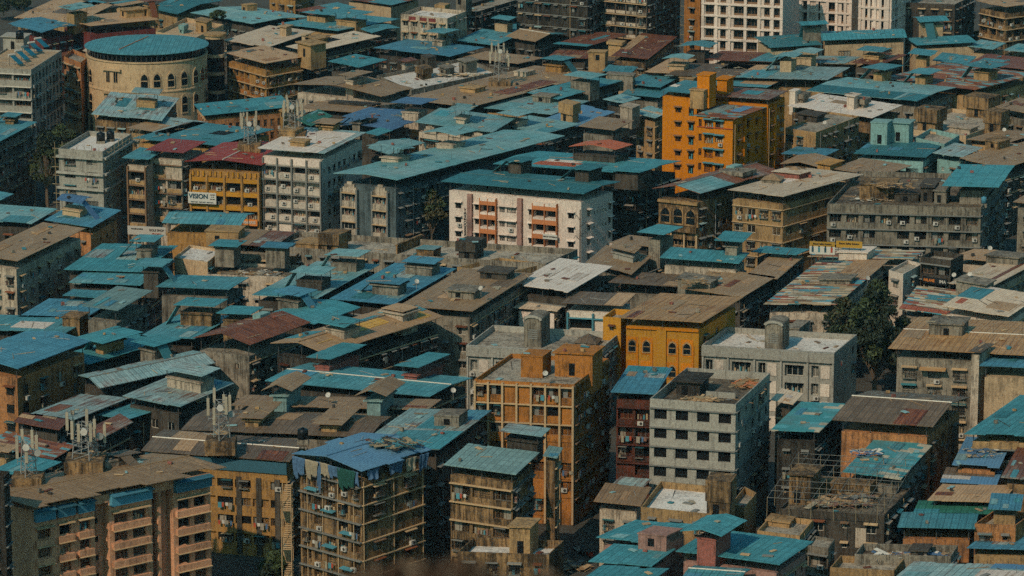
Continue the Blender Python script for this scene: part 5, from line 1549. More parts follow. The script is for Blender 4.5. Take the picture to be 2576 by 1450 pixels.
def tower_cap(px, py, wpx, htpx, h, label):
    """lift tower with a barrel top"""
    p = at(px, py, h)
    s = scale_at(p)
    w, ht = wpx / s, htpx / s
    loc = Vector((p.x, p.y, h))
    root = thing('lift_tower', label, 'lift tower', loc)
    d = 5.0
    b = MB()
    pr = [(-w, -3), (0, -3), (0, ht - 1.0)] + [(-w / 2 + w / 2 * math.cos(math.pi * i / 10), ht - 1.0 + .5 * math.sin(math.pi * i / 10)) for i in range(1, 10)] + [(-w, ht - 1.0)]
    n = len(pr)
    an = math.radians(-17)
    def tr(x, y, z):
        return Vector((x * math.cos(an) - y * math.sin(an), x * math.sin(an) + y * math.cos(an), z))
    vs = [tr(x, 0, z) for x, z in pr] + [tr(x, d, z) for x, z in pr]
    fs = [tuple(range(n)), tuple(reversed(range(n, 2 * n)))] + [(i, n + i, n + (i + 1) % n, (i + 1) % n) for i in range(n)]
    b.add(vs, fs, 'concrete')
    b.build('shaft', root)
    big(loc, b.v, b.f)
    g = MB()
    for i in range(5):
        q = tr(-w / 2, -.06, ht * .25 + i * .35)
        e = tr(w * .28, 0, 0)
        g.hexa([q - e, q + e, q + e + tr(0, .05, 0), q - e + tr(0, .05, 0)], [q - e + Vector((0, 0, .2)), q + e + Vector((0, 0, .2)), q + e + tr(0, .05, .2), q - e + tr(0, .05, .2)], 'trim_grey')
    g.build('louvre', root)
    g = MB()
    vs = []
    for y in (-.25, -.02):
        for i in range(11):
            t = math.pi * i / 10
            vs.append(tr(-w / 2 + (w / 2 + .15) * math.cos(t), y, ht - 1.0 + .68 * math.sin(t)))
        for i in range(11):
            t = math.pi * (10 - i) / 10
            vs.append(tr(-w / 2 + (w / 2 - .25) * math.cos(t), y, ht - 1.2 + .5 * math.sin(t)))
    m = 22
    g.add(vs, [tuple(range(m)), tuple(reversed(range(m, 2 * m)))] + [(i, m + i, m + (i + 1) % m, (i + 1) % m) for i in range(m)], 'concrete_pale')
    g.build('arched_hood', root)


tower_cap(1968, 886, 46, 84, 13, 'barrel topped grey lift tower on the flats with a white terrace')
tower_cap(1362, 876, 46, 88, 13, 'barrel topped grey lift tower on the flats with dark pyramid skylights')


# ============================================================ phone masts
def phone_mast(px, py, h, hpx, label, legs=3, panels=7, spread=1.5):
    p = at(px, py, h)
    ht = hpx / scale_at(p)
    root = thing('phone_mast', label, 'phone mast', p)
    rr = random.Random(px)
    b = MB()
    b.box(-spread - .8, spread + .8, -spread - .8, spread + .8, -1.5, .5, 'tan_dirty')
    b.build('plinth', root)
    P = [(spread * math.cos(2 * math.pi * i / legs + .4), spread * math.sin(2 * math.pi * i / legs + .4)) for i in range(legs)]
    b = MB()
    n = 5
    for i, (x, y) in enumerate(P):
        b.tube((x, y, .4), (x * .7, y * .7, ht), .09, .07, 'steel')
        x2, y2 = P[(i + 1) % legs]
        for k in range(n):
            z0, z1 = .4 + (ht - .4) * k / n, .4 + (ht - .4) * (k + 1) / n
            f0, f1 = 1 - .3 * k / n, 1 - .3 * (k + 1) / n
            b.tube((x * f0, y * f0, z0), (x2 * f1, y2 * f1, z1), .045, .045, 'steel', 4)
            b.tube((x * f1, y * f1, z1), (x2 * f1, y2 * f1, z1), .045, .045, 'steel', 4)
    b.build('lattice', root)
    for i in range(panels):
        a = 2 * math.pi * i / panels + rr.random() * .4
        r = spread * rr.uniform(.9, 1.5)
        z = ht * rr.uniform(.45, .85)
        x, y = r * math.cos(a), r * math.sin(a)
        q = MB()
        q.tube((x, y, z - .8), (x, y, z + 3.0), .05, .05, 'steel', 5)
        q.tube((x, y, z - .5), (0, 0, z - .5), .05, .05, 'steel', 5)
        q.box(x - .2, x + .2, y - .2, y + .06, z, z + 2.6, 'antenna_panel')
        q.build('antenna', root)
    for i in range(2):
        a = -1.5 + i * 1.2
        q = MB()
        x, y, z = spread * math.cos(a) * 1.1, spread * math.sin(a) * 1.1, ht * (.9 - .2 * i)
        q.tube((x, y, z), (x * 1.15, y * 1.15 - .3, z), .45, .5, 'plastic_white', 12)
        q.build('dish', root)


phone_mast(1257, 207, 15.5, 92, 'rooftop phone mast with panels beside the huge brown roof', 3, 8, 1.7)
phone_mast(735, 338, 21, 84, 'crowded phone mast behind the white office block', 4, 9, 2.0)
phone_mast(628, 366, 19.5, 66, 'phone mast above the red roof of the yellow shop building', 3, 7, 1.5)
phone_mast(556, 1112, 17, 108, 'phone mast on a tan plinth above the long brown roofs', 3, 6, 1.4)
phone_mast(215, 1160, 21.5, 98, 'phone mast with ladders on the salmon block roof', 4, 9, 1.9)
phone_mast(70, 1204, 21, 100, 'phone mast at the corner of the salmon block roof', 3, 7, 1.3)


# ============================================================ signs and lettering
def text_mesh(txt, size, mat, extrude=.03, bold=.0):
    cu = bpy.data.curves.new('lettering', 'FONT')
    cu.body = txt
    cu.size = size
    cu.extrude = extrude
    cu.offset = bold
    cu.align_x = 'CENTER'
    cu.align_y = 'CENTER'
    o = bpy.data.objects.new('lettering', cu)
    COL.objects.link(o)
    dg = bpy.context.evaluated_depsgraph_get()
    me = bpy.data.meshes.new_from_object(o.evaluated_get(dg))
    bpy.data.objects.remove(o)
    me.materials.clear()
    me.materials.append(MATS[mat])
    return me


def letter(txt, size, mat, parent, loc, rotz, wide=1.0, bold=0.0):
    o = link('lettering', text_mesh(txt, size, mat, .03, bold), parent, loc)
    o.rotation_euler = (math.pi / 2, 0, rotz)
    o.scale = (wide, 1, 1)
    return o


def sign(label, fr, a, z, w, h, mat, lines, d=.35, frame=None):
    """sign on a facade: a along it, z its lower edge"""
    p = fr.P0 + fr.e * a - fr.inw * d
    root = thing('signboard', label, 'sign', (p.x, p.y, z))
    root.rotation_euler = (0, 0, fr.rot)
    b = MB(); b.box(-w / 2, w / 2, 0, .15, 0, h, mat); b.build('board', root)
    b = MB()
    for x in (-w * .4, w * .4):
        b.tube((x, .1, h / 2), (x, d + .1, h / 2), .05, .05, 'steel')
    b.build('bracket', root)
    for txt, x, zz, size, m, wide, bold in lines:
        letter(txt, size, m, root, (x, -.04, zz), 0, wide, bold)
    return root


vf = VISION[2][0]['front']
sv = 13.0
sign('white sign with large teal VISION lettering on the yellow shop building', vf, 2.9, vf.zt - 6.6, 5.9, 2.3, 'sign_white',
     [('VISION', -.75, 1.45, 1.3, 'ink_teal', .98, .04), ('97557 94347   97557 94357   97557 94316', 0, .3, .3, 'ink_teal', .9, .004), ('CLASSES', 2.2, 1.9, .26, 'ink_dark', 1, 0), ('XI XII', 2.2, 1.45, .26, 'ink_dark', 1, 0), ('JEE NEET', 2.2, 1.0, .26, 'ink_dark', 1, 0)], d=1.1)
sign('faded orange sign with pale capitals on the yellow shop building', vf, vf.len - 1.9, vf.zt - 10.6, 3.3, 1.3, 'ink_orange', [('MARRIS', 0, .65, .8, 'sign_white', .95, .02)], d=1.0)
sign('lower orange sign with pale capitals on the yellow shop building', vf, vf.len - 1.6, vf.zt - 17.2, 2.6, 1.0, 'ink_orange', [('HARIES', 0, .5, .65, 'sign_white', .95, .02)], d=1.2)
# YASHODEEP, set upright letter by letter on the white pier
yf = YASH[2][0]['front']
yroot = YASH[0]
yloc = YASH[1]
for i, ch in enumerate('YASHODEEP'):
    p = yf.P0 + yf.e * (yf.len * .122) - yf.inw * .06 + Vector((0, 0, yf.zt - 3.6 - i * .62)) - yloc
    o = letter(ch, .72, 'ink_dark', yroot, p, yf.rot, 1.1, .02)
bal = yf.P0 + yf.e * (yf.len * .78)
sign('small cream notice on an orange balcony of the white block', yf, yf.len * .782, yf.zt - 7.6, 3.0, .95, 'sign_white', [('VENUS TUTORIALS', 0, .5, .36, 'ink_dark', .95, .006)], d=1.0)
sf = SHOP[2][0]['front']
sign('black shop sign with orange and white capitals behind the patchwork roofs', sf, sf.len * .52, sf.zt - 4.6, 4.9, 1.2, 'sign_black', [('FALAHE', -1.05, .6, .72, 'ink_orange', .85, .015), ('IMA', 1.6, .6, .8, 'sign_white', 1, .015)], d=.5)


def free_sign(label, px, py, h, wpx, hpx, mats, lines, figures=0):
    p = at(px, py, h)
    s = scale_at(p)
    w, ht = wpx / s, hpx / s
    root = thing('signboard', label, 'sign', p)
    root.rotation_euler = (0, 0, math.radians(-12))
    b = MB()
    b.box(-w / 2, w / 2, 0, .15, ht * (.62 if figures else 0), ht, mats[0])
    b.build('board', root)
    if figures:
        b = MB(); b.box(-w / 2, w / 2, 0, .14, 0, ht * .62, 'sign_white'); b.build('lower_board', root)
        for i in range(figures):
            x = -w / 2 + w * (i + .5) / figures
            q = MB()
            q.box(x - .18, x + .18, -.05, -.005, .35, 1.25, ['ink_teal', 'trim_blue', 'ink_teal', 'trim_red'][i % 4])
            q.tube((x, -.05, 1.42), (x, -.005, 1.42), .14, .14, 'ink_dark', 10)
            q.build('painted_figure', root)
    b = MB()
    for x in (-w * .42, 0, w * .42):
        b.tube((x, .25, -3), (x, .25, ht), .06, .06, 'steel_dark')
    b.build('support', root)
    for txt, x, z, size, m in lines:
        letter(txt, size, m, root, (x * w, -.03, z * ht), 0, .9, .01)


free_sign('yellow headed signboard with painted figures before the long grey block', 2068, 640, 16, 64, 32, ['sign_yellow'], [('Bharat Safety Solution', 0, .82, .42, 'ink_dark')], 4)
free_sign('plain yellow signboard beside the painted figures sign', 2136, 624, 16, 66, 17, ['sign_yellow'], [('Bharat Safety Solution', 0, .62, .46, 'ink_dark')])
pf = at(370, 592, 6)
free_sign('long grey white shop signboard below the balcony block', 369, 592, 8, 100, 22, ['sign_white'], [('GOLDEN MOBILES', -.25, .68, .32, 'ink_dark'), ('GOLE SHOP', .26, .6, .62, 'ink_dark'), ('REPAIR & SERVICE', .26, .2, .26, 'trim_red')])


# ============================================================ solar heaters and tanks
def solar(px, py, h, n):
    p = at(px, py, h)
    root = thing('solar_heater', n, 'solar heater', p, 'solar heaters on the grey modern block')
    root.rotation_euler = (0, 0, math.radians(8))
    b = MB()
    b.hexa([(-.1, -1.0, .2), (1.6, -1.7, .2), (2.2, -.4, .2), (.5, .3, .2)], [(-.1, -.9, .35), (1.6, -1.6, .35), (2.2, -.3, 1.0), (.5, .4, 1.0)], 'solar')
    b = MB()
    q = [Vector((0.2, .9, 1.7)), Vector((2.0, -1.3, .25)), Vector((3.1, -.6, .25)), Vector((1.3, 1.6, 1.7))]
    b.hexa(q, [x + Vector((.03, .02, .1)) for x in q], 'solar')
    b.build('collector', root)
    b = MB(); b.tube((-.2, 1.0, 1.95), (1.3, 2.0, 1.95), .28, .28, 'plastic_white', 10); b.build('drum', root)
    b = MB()
    for x, y in ((0, 1.1), (1.2, 1.9)):
        b.tube((x, y, -.4), (x, y, 1.8), .05, .05, 'steel_dark')
    b.build('stand', root)


for i in range(5):
    solar(24 + i * 16.5, 163 - i * 10.5, 20, ['first solar heater at the front corner of the grey modern block', 'second solar heater from the front corner of the grey modern block', 'middle solar heater of the row on the grey modern block', 'solar heater next to the stair end on the grey modern block', 'solar heater at the stair end of the grey modern block'][i])


def water_tank(px, py, h, r, ht, label, mat='tank_black'):
    p = at(px, py, h)
    root = thing('water_tank', label, 'water tank', p)
    b = MB(); b.lathe([(.01, 0), (r, 0), (r, ht * .85), (r * .85, ht * .93), (r * .35, ht), (.01, ht)], (0, 0, 0), mat, 20); b.build('drum', root, smooth=True)
    b = MB(); b.lathe([(r * .3, ht - .03), (r * .3, ht + .12), (.01, ht + .14)], (0, 0, 0), mat, 14); b.build('lid', root)
    b = MB(); b.box(-r, r, -r, r, -.8, -.01, 'concrete'); b.build('plinth', root)


water_tank(254, 354, 20.5, .85, 1.7, 'black plastic tank by the parapet of the scaffolded grey house')
water_tank(278, 349, 20.5, .8, 1.6, 'black plastic tank further back on the scaffolded grey house')
water_tank(50, 98, 24, .9, 1.9, 'black plastic tank above the solar heaters')
water_tank(762, 1104, 16, .8, 1.6, 'black plastic tank behind the blue tarpaulin block')
water_tank(2475, 512, 17, .5, 1.3, 'small blue drum on the ruined rooftop', 'sheet_blue')


def pyramid(px, py, h, wpx, hpx, label, mat):
    p = at(px, py, h)
    s = scale_at(p)
    w, ht = wpx / s / 2, hpx / s
    root = thing('skylight', label, 'skylight', p)
    root.rotation_euler = (0, 0, math.radians(-16))
    b = MB()
    b.box(-w * .9, w * .9, -w * .9, w * .9, -.4, .3, 'concrete')
    b.build('curb', root)
    vs = [(-w, -w, .3), (w, -w, .3), (w, w, .3), (-w, w, .3), (0, 0, ht)]
    me = mesh('roof', vs, [(0, 1, 4), (1, 2, 4), (2, 3, 4), (3, 0, 4), (3, 2, 1, 0)], mat, uvs=[(q[0], q[1] + q[2]) for q in vs])
    link('roof', me, root)


pyramid(2000, 436, 18.3, 62, 18, 'brown pyramid skylight further back on the cream corrugated roof', 'sheet_brown')
pyramid(1944, 453, 18.3, 52, 18, 'brown pyramid skylight at the front of the cream corrugated roof', 'sheet_brown')
pyramid(1480, 862, 13.2, 60, 24, 'dark ribbed pyramid skylight beside the rear parapet of the grey flats', 'sheet_dark')
pyramid(1444, 892, 13.2, 66, 24, 'dark ribbed pyramid skylight behind the tan tank rooms', 'sheet_dark')


# ============================================================ bamboo
def bamboo_grid(name, label, P00, P10, P01, h, nx, ny, drop=3.0, j=.12):
    A, Bx, Cx = at(*P00, h), at(*P10, h), at(*P01, h)
    loc = Vector((A.x, A.y, 0))
    rr = random.Random(len(label))
    b = MB()
    U, V = Bx - A, Cx - A
    o = lambda: Vector((rr.uniform(-j, j), rr.uniform(-j, j), rr.uniform(-j, j) * 1.5))
    for i in range(nx + 1):
        q = A + U * (i / nx) - loc
        b.tube(q + o(), q + V + o(), .045, .035, 'trim_grey', 5)
    for i in range(ny + 1):
        q = A + V * (i / ny) - loc
        b.tube(q + o(), q + U + o(), .045, .035, 'trim_grey', 5)
    for i in range(0, nx + 1, 2):
        for k in range(0, ny + 1, 2):
            q = A + U * (i / nx) + V * (k / ny) - loc
            b.tube(q + o(), q - Vector((0, 0, drop)) + o(), .05, .05, 'bamboo', 5)
    b2 = b.build(name, None, loc)
    tag(b2, label, 'scaffold')


def bamboo_wall(label, P0, P1, ztop, zbot, nx, nz):
    loc = Vector((P0.x, P0.y, 0))
    rr = random.Random(len(label) + 3)
    b = MB()
    U = P1 - P0
    o = lambda: Vector((rr.uniform(-.1, .1), rr.uniform(-.1, .1), rr.uniform(-.1, .1)))
    for i in range(nx + 1):
        q = P0 + U * (i / nx) - loc
        b.tube(q + Vector((0, 0, zbot)) + o(), q + Vector((0, 0, ztop + rr.uniform(0, 1.5))) + o(), .075, .06, 'bamboo', 5)
    for k in range(nz + 1):
        z = zbot + (ztop - zbot) * k / nz
        b.tube(P0 - loc + Vector((0, 0, z)) - U * .06 + o(), P1 - loc + Vector((0, 0, z)) + U * .06 + o(), .075, .06, 'bamboo', 5)
    tag(b.build('bamboo_scaffold', None, loc), label, 'scaffold')


bamboo_grid('bamboo_scaffold', 'sagging bamboo grid spread over the ruined terrace house', (1930, 1250), (2236, 1270), (2010, 1140), 15, 11, 8, 3.0, .1)

g = [q for q in BLD]


def of_building(part, off=1.1):
    r = part
    return r


# ============================================================ trees
def leaf_cloud(b, c, rad, n, mats, rr, size=(.28, .55), flat=.8):
    for i in range(n):
        while True:
            q = Vector((rr.uniform(-1, 1), rr.uniform(-1, 1), rr.uniform(-1, 1)))
            if .25 < q.length < 1:
                break
        p = c + Vector((q.x * rad[0], q.y * rad[1], q.z * rad[2]))
        n1 = Vector((rr.uniform(-1, 1), rr.uniform(-1, 1), rr.uniform(-.2, 1))).normalized()
        t = n1.orthogonal().normalized()
        t = (Matrix.Rotation(rr.uniform(0, 6.28), 3, n1) @ t)
        s = n1.cross(t)
        L_ = rr.uniform(*size)
        b.add([p - t * L_, p + s * L_ * .42, p + t * L_, p - s * L_ * .42], [(0, 1, 2, 3)], rr.choice(mats))


def tree(px, py, h, top_px, w_m, label, name='tree', leaves=('leaf', 'leaf_dark', 'leaf'), n_cl=26, per=130, seed=1, bare=.3, base=0.0, size=(.28, .55)):
    p = at(px, py, h)
    rr = random.Random(seed)
    hh = (top_px / scale_at(p))
    z0 = h
    root = thing(name, label, 'tree', (p.x, p.y, z0))
    b = MB(); cr = MB()
    tw = hh * .022 + .08
    fork = hh * bare
    b.tube((0, 0, -.5), (rr.uniform(-.2, .2), rr.uniform(-.2, .2), fork), tw, tw * .75, 'bark', 7)
    for i in range(n_cl):
        a = rr.uniform(0, 6.283)
        zz = fork + (hh - fork) * rr.uniform(.15, .95) ** .9
        prof = math.sin(min(1, (zz - fork) / (hh - fork) * .9 + .15) * math.pi) ** .6
        r = w_m / 2 * prof * rr.uniform(.25, .9)
        c = Vector((r * math.cos(a), r * math.sin(a), zz))
        m = Vector((c.x * .4, c.y * .4, fork + (zz - fork) * .45))
        b.tube((0, 0, fork * .95), m, tw * .45, tw * .28, 'bark', 5)
        b.tube(m, c, tw * .28, tw * .08, 'bark', 5)
        k = rr.uniform(.7, 1.25) * w_m * .16
        leaf_cloud(cr, c, (k, k, k * .7), int(per * rr.uniform(.6, 1.3)), [rr.choice(leaves)] * 2 + [rr.choice(leaves)], rr, size)
    b.build('trunk', root)
    cr.build('crown', root)


def palm(px, py, h, hpx, label, seed):
    p = at(px, py, h)
    rr = random.Random(seed)
    hh = hpx / scale_at(p)
    root = thing('palm_tree', label, 'tree', p)
    b = MB(); b.tube((0, 0, -1), (.3, .2, hh), .2, .13, 'bark', 7); b.build('trunk', root)
    c = MB()
    for i in range(18):
        a = rr.uniform(0, 6.28)
        el = rr.uniform(-.2, 1.1)
        ln = rr.uniform(2.4, 3.4)
        d = Vector((math.cos(a) * math.cos(el), math.sin(a) * math.cos(el), math.sin(el)))
        pts = [Vector((.3, .2, hh)) + d * (ln * t) - Vector((0, 0, 1.9 * t * t)) for t in (0, .25, .5, .75, 1)]
        sd = Vector((-math.sin(a), math.cos(a), 0))
        for q0, q1 in zip(pts, pts[1:]):
            for s in (-1, 1):
                for u in (0, .33, .66):
                    m = q0.lerp(q1, u)
                    e = m + sd * (s * .55) + (q1 - q0) * .5 - Vector((0, 0, .3))
                    c.add([m, m + (q1 - q0) * .25, e], [(0, 1, 2)], rr.choice(['leaf', 'leaf_dark', 'leaf_olive']))
    c.build('crown', root)


tree(2200, 1000, 0, 300, 9.5, 'big dark tree with pale branches between the grey flats and patchwork roofs', seed=3, n_cl=72, per=150, leaves=('leaf_dark', 'leaf', 'leaf_dark', 'leaf_dark'), bare=.14)
tree(2120, 960, 0, 215, 8.5, 'shorter olive tree leaning before the large patchwork roof', seed=9, n_cl=44, per=140, leaves=('leaf_dark', 'leaf', 'leaf_olive'), bare=.14)
tree(2270, 990, 0, 200, 6.0, 'low dark tree behind the grey awning house', seed=12, n_cl=32, per=130, leaves=('leaf_dark', 'leaf'), bare=.12)
tree(1085, 640, 2, 165, 6.6, 'thin olive tree before the slate walls beside the white block', seed=5, n_cl=30, per=60, leaves=('leaf_olive', 'leaf', 'leaf_olive'), bare=.3)
tree(548, 52, 14, 26, 5.5, 'small bush growing on the pale teal roof', name='bush', seed=6, n_cl=10, per=70, leaves=('leaf_dark', 'leaf'), bare=.1)
tree(120, 520, 0, 190, 9, 'dark leafy tree between the grey block and the scaffolded house', seed=7, n_cl=30, per=130, leaves=('leaf_dark', 'leaf_dark', 'leaf'), bare=.25)
tree(165, 430, 0, 120, 8, 'rounded tree behind the scaffolded grey house', seed=8, n_cl=22, per=120, leaves=('leaf_dark', 'leaf'), bare=.2)
tree(56, 478, 0, 160, 7, 'shaded tree beside the sunshade rows of the teal roofed block', seed=18, n_cl=20, per=120, leaves=('leaf_dark', 'leaf_dark'), bare=.2)
palm(118, 500, 0, 130, 'palm with drooping fronds beside the scaffolded house', 4)
palm(88, 520, 0, 110, 'shorter palm in the shade of the teal roofed block', 14)
palm(1168, 1030, 0, 70, 'palm in the gap beside the yellow tower', 24)
tree(2440, 118, 6, 60, 6, 'olive tree below the hanging blue sheet', seed=21, n_cl=16, per=70, leaves=('leaf_olive', 'leaf', 'leaf_brown'), bare=.2)
tree(2482, 112, 6, 52, 5, 'smaller olive tree near the far corner canopies', seed=22, n_cl=14, per=70, leaves=('leaf_olive', 'leaf'), bare=.2)
tree(10, 36, 2, 40, 9, 'dark tree beside the stepped tan roof in the far corner', seed=31, n_cl=18, per=70, leaves=('leaf_dark', 'leaf'), bare=.1)
tree(60, 30, 2, 34, 8, 'lower dark tree behind the diamond shaped blue roof', seed=32, n_cl=16, per=70, leaves=('leaf_dark', 'leaf'), bare=.1)
tree(28, 10, 2, 30, 9, 'pale olive tree at the far corner of the frame', seed=33, n_cl=16, per=70, leaves=('leaf_olive', 'leaf'), bare=.1)
tree(690, 1455, 0, 70, 5, 'dark shrub in the alley beside the blue tarpaulin block', seed=35, n_cl=16, per=110, leaves=('leaf_dark', 'leaf'), bare=.1)
# ============================================================ hanging sheets on the tarpaulin block
def rag(label, fr, a, z, w, h, mat, seed, name='tarpaulin_sheet'):
    rr = random.Random(seed)
    nx, nz = 18, 12
    vs, fs = [], []
    ph = rr.uniform(0, 6)
    sc = max(1, round(w / 1.1))
    for k in range(nz + 1):
        for i in range(nx + 1):
            t, q = i / nx, k / nz
            drop = .62 + .38 * abs(math.sin(math.pi * t * sc + ph * .3)) * (.7 + .3 * math.sin(t * 5 + ph))
            x = (t - .5) * w * (1 - .22 * q) + .08 * math.sin(q * 5 + ph)
            y = -.22 - .16 * math.sin(t * sc * 6.3 + ph + q) * (.3 + q) - .12 * math.sin(q * 3.1 + ph)
            vs.append(Vector((x, y, -h * q * drop)))
    for k in range(nz):
        for i in range(nx):
            p = k * (nx + 1) + i
            fs.append((p, p + nx + 1, p + nx + 2, p + 1))
    o = link(name, mesh(name, vs, fs, mat, uvs=[(v.x, v.z) for v in vs], smooth=True), None)
    p = fr.P0 + fr.e * a - fr.inw * .5
    o.location = (p.x, p.y, z)
    o.rotation_euler = (0, 0, fr.rot)
    so = o.modifiers.new('Solidify', 'SOLIDIFY'); so.thickness = .03
    tag(o, label, 'tarpaulin')


tf, ts = TARP[2][0]['front'], TARP[2][0]['side']
for i, (fr, t, w, h, m, lab) in enumerate((
        (tf, .05, 2.6, 3.6, 'tarp_cloth', 'long blue sheet hanging at the corner of the tarpaulin block nearest the office block'),
        (tf, .26, 2.6, 3.2, 'canvas', 'torn pale canvas hanging under the blue tarpaulin roof'),
        (tf, .45, 2.2, 2.4, 'canvas', 'smaller torn pale canvas beside the long blue strip'),
        (tf, .36, .8, 5.4, 'tarp_cloth', 'narrow blue strip drooping down the tarpaulin block'),
        (tf, .62, 2.4, 2.2, 'tarp_cloth', 'blue rag bunched under the tarpaulin roof edge'),
        (tf, .82, 3.6, 3.6, 'net_green', 'green safety net slung below the tarpaulin roof'),
        (tf, .95, 1.4, 2.6, 'tarp_cloth', 'blue rag at the front corner above the green net'),
        (ts, .14, 2.6, 1.8, 'tarp_cloth', 'blue rag around the shaded side of the tarpaulin block'),
        (ts, .5, 3.0, 2.0, 'tarp_cloth', 'wide blue rag midway along the shaded side'),
        (ts, .74, 2.2, 2.4, 'canvas', 'pale rag on the shaded side of the tarpaulin block'),
        (ts, .93, 2.0, 3.0, 'tarp_cloth', 'blue rag at the far end of the shaded side'))):
    rag(lab, fr, fr.len * t, fr.zt + 1.3, w, h, m, i + 3)


# debris on roofs: poles, boards and scraps
def scrap(label, px, py, h, n, spread, mats, seed, cat='scrap pile', ln=(.8, 3.0)):
    p = at(px, py, h)
    rr = random.Random(seed)
    b = MB()
    for i in range(n):
        a = rr.uniform(0, 3.14)
        c = Vector((rr.uniform(-.8, .8) * spread[0], rr.uniform(-.8, .8) * spread[1], rr.uniform(.02, .35)))
        d = Vector((math.cos(a), math.sin(a) * .8, rr.uniform(-.15, .25))) * rr.uniform(*ln) * .5
        if rr.random() < .6:
            b.tube(c - d, c + d, .05, .045, rr.choice(mats), 4)
        else:
            s = Vector((-d.y, d.x, 0)).normalized() * rr.uniform(.15, .5)
            b.hexa([c - d - s, c + d - s, c + d + s, c - d + s], [q + Vector((0, 0, .06)) for q in (c - d - s, c + d - s, c + d + s, c - d + s)], rr.choice(mats))
    o = b.build('scrap_pile', None, p)
    tag(o, label, cat, kind='stuff')


scrap('heap of planks and poles on the unfinished grey block', 1760, 1010, 19.7, 70, (3.0, 2.0), ['wood', 'wood', 'bamboo', 'trim_tan'], 1)
scrap('heap of loose boards behind the inner wall of the unfinished grey block', 1880, 968, 19.7, 60, (2.2, 3.0), ['wood', 'wood', 'bamboo', 'trim_orange'], 2)
scrap('broken bamboo and slats across the blue tarpaulin roof', 985, 1118, 20.8, 90, (3.6, 2.6), ['bamboo', 'trim_dark', 'sheet_teal_dark', 'trim_blue'], 3, ln=(1.5, 4))
scrap('scrap of boards strewn over the ruined terrace', 2110, 1262, 11.8, 150, (5.5, 4.0), ['wood', 'canvas', 'trim_tan', 'trim_grey', 'cloth', 'trim_dark'], 4)
scrap('junk strewn on the blue plastic at the frame edge', 2470, 1140, 13.2, 60, (3, 3), ['canvas', 'trim_white', 'tarp_cloth', 'trim_tan'], 5, ln=(.4, 1.2))
scrap('torn plastic and rags on the teal junk roof', 2180, 1142, 14.3, 60, (2.4, 1.6), ['tarp_cloth', 'tarp_cloth', 'canvas', 'trim_orange', 'trim_white'], 6, ln=(.5, 1.8))
scrap('twigs and boards piled in the concrete tank on the brown roof', 1742, 712, 16.2, 60, (2.2, 1.0), ['wood', 'bamboo', 'trim_tan'], 7)
scrap('rubbish on the ruined rooftop of the long grey block', 2200, 500, 16.2, 90, (6, 2.5), ['canvas', 'wood', 'trim_grey', 'trim_white'], 8)
scrap('broken slats around the dark rooftop behind the long grey block', 2250, 470, 19.0, 60, (4, 2.5), ['wood', 'trim_dark', 'trim_tan'], 9)
scrap('rubble beside the motor scooters at the bottom alley', 1440, 1425, 0.2, 60, (3, 3), ['trim_tan', 'canvas', 'wood', 'trim_grey'], 10)
scrap('scrap in the yard below the brown rust shack', 640, 690, 10.4, 70, (5, 2), ['wood', 'canvas', 'trim_grey', 'trim_white'], 11)
scrap('rubble line along the pale cluttered terrace', 1150, 190, 14.5, 80, (7, 2), ['trim_white', 'canvas', 'trim_tan'], 12)
scrap('rubbish strewn on the bottom junk terrace', 2290, 1400, 8.8, 80, (6, 1.6), ['canvas', 'wood', 'trim_white', 'tarp_cloth', 'cloth'], 13)


# odd scraps lying about on the roofs, far too many to count
def roof_clutter():
    rr = random.Random(5)
    b = MB()
    up = Vector((0, 0, 1))
    for name, P, h in BLD:
        l_, f_, r_, b_ = P
        area = (f_ - l_).length * (r_ - f_).length
        for i in range(int(area / 22)):
            u, v = rr.uniform(.06, .94), rr.uniform(.08, .92)
            q = l_ + (f_ - l_) * u + (r_ - f_) * v
            hit = bvh.ray_cast(Vector((q.x, q.y, h + 30)), -up)
            if hit[0] is None or hit[1].z < .7 or hit[0].z < 5:
                continue
            c = hit[0] + up * .07
            a = rr.uniform(0, 3.14)
            d = Vector((math.cos(a), math.sin(a), rr.uniform(-.03, .06)))
            s = Vector((-d.y, d.x, 0))
            k = rr.random()
            if k < .4:
                d *= rr.uniform(.5, 2.2)
                b.tube(c - d, c + d, .05, .045, rr.choice(['bamboo', 'trim_tan', 'trim_dark', 'wood', 'steel']), 4)
            elif k < .75:
                d *= rr.uniform(.3, .8); s *= rr.uniform(.15, .4)
                b.hexa([c - d - s, c + d - s, c + d + s, c - d + s], [x + up * .1 for x in (c - d - s, c + d - s, c + d + s, c - d + s)], rr.choice(['sheet_brown', 'trim_tan', 'sheet_teal_pale', 'sheet_rust', 'canvas', 'trim_grey', 'sheet_dark', 'sheet_teal_dark']))
            elif k < .88:
                d *= .18; s *= .3
                z = up * rr.uniform(.2, .6)
                b.hexa([c - d - s, c + d - s, c + d + s, c - d + s], [x + z for x in (c - d - s, c + d - s, c + d + s, c - d + s)], rr.choice(['brick_red', 'concrete', 'tan', 'trim_dark']))
            else:
                b.tube(c, c + up * rr.uniform(1, 3), .035, .025, 'steel_dark', 4)
    o = b.build('roof_clutter')
    o['kind'] = 'stuff'
    o['label'] = 'boards, poles, bricks and sheet scraps lying about on the roofs'


CLUTTER = roof_clutter
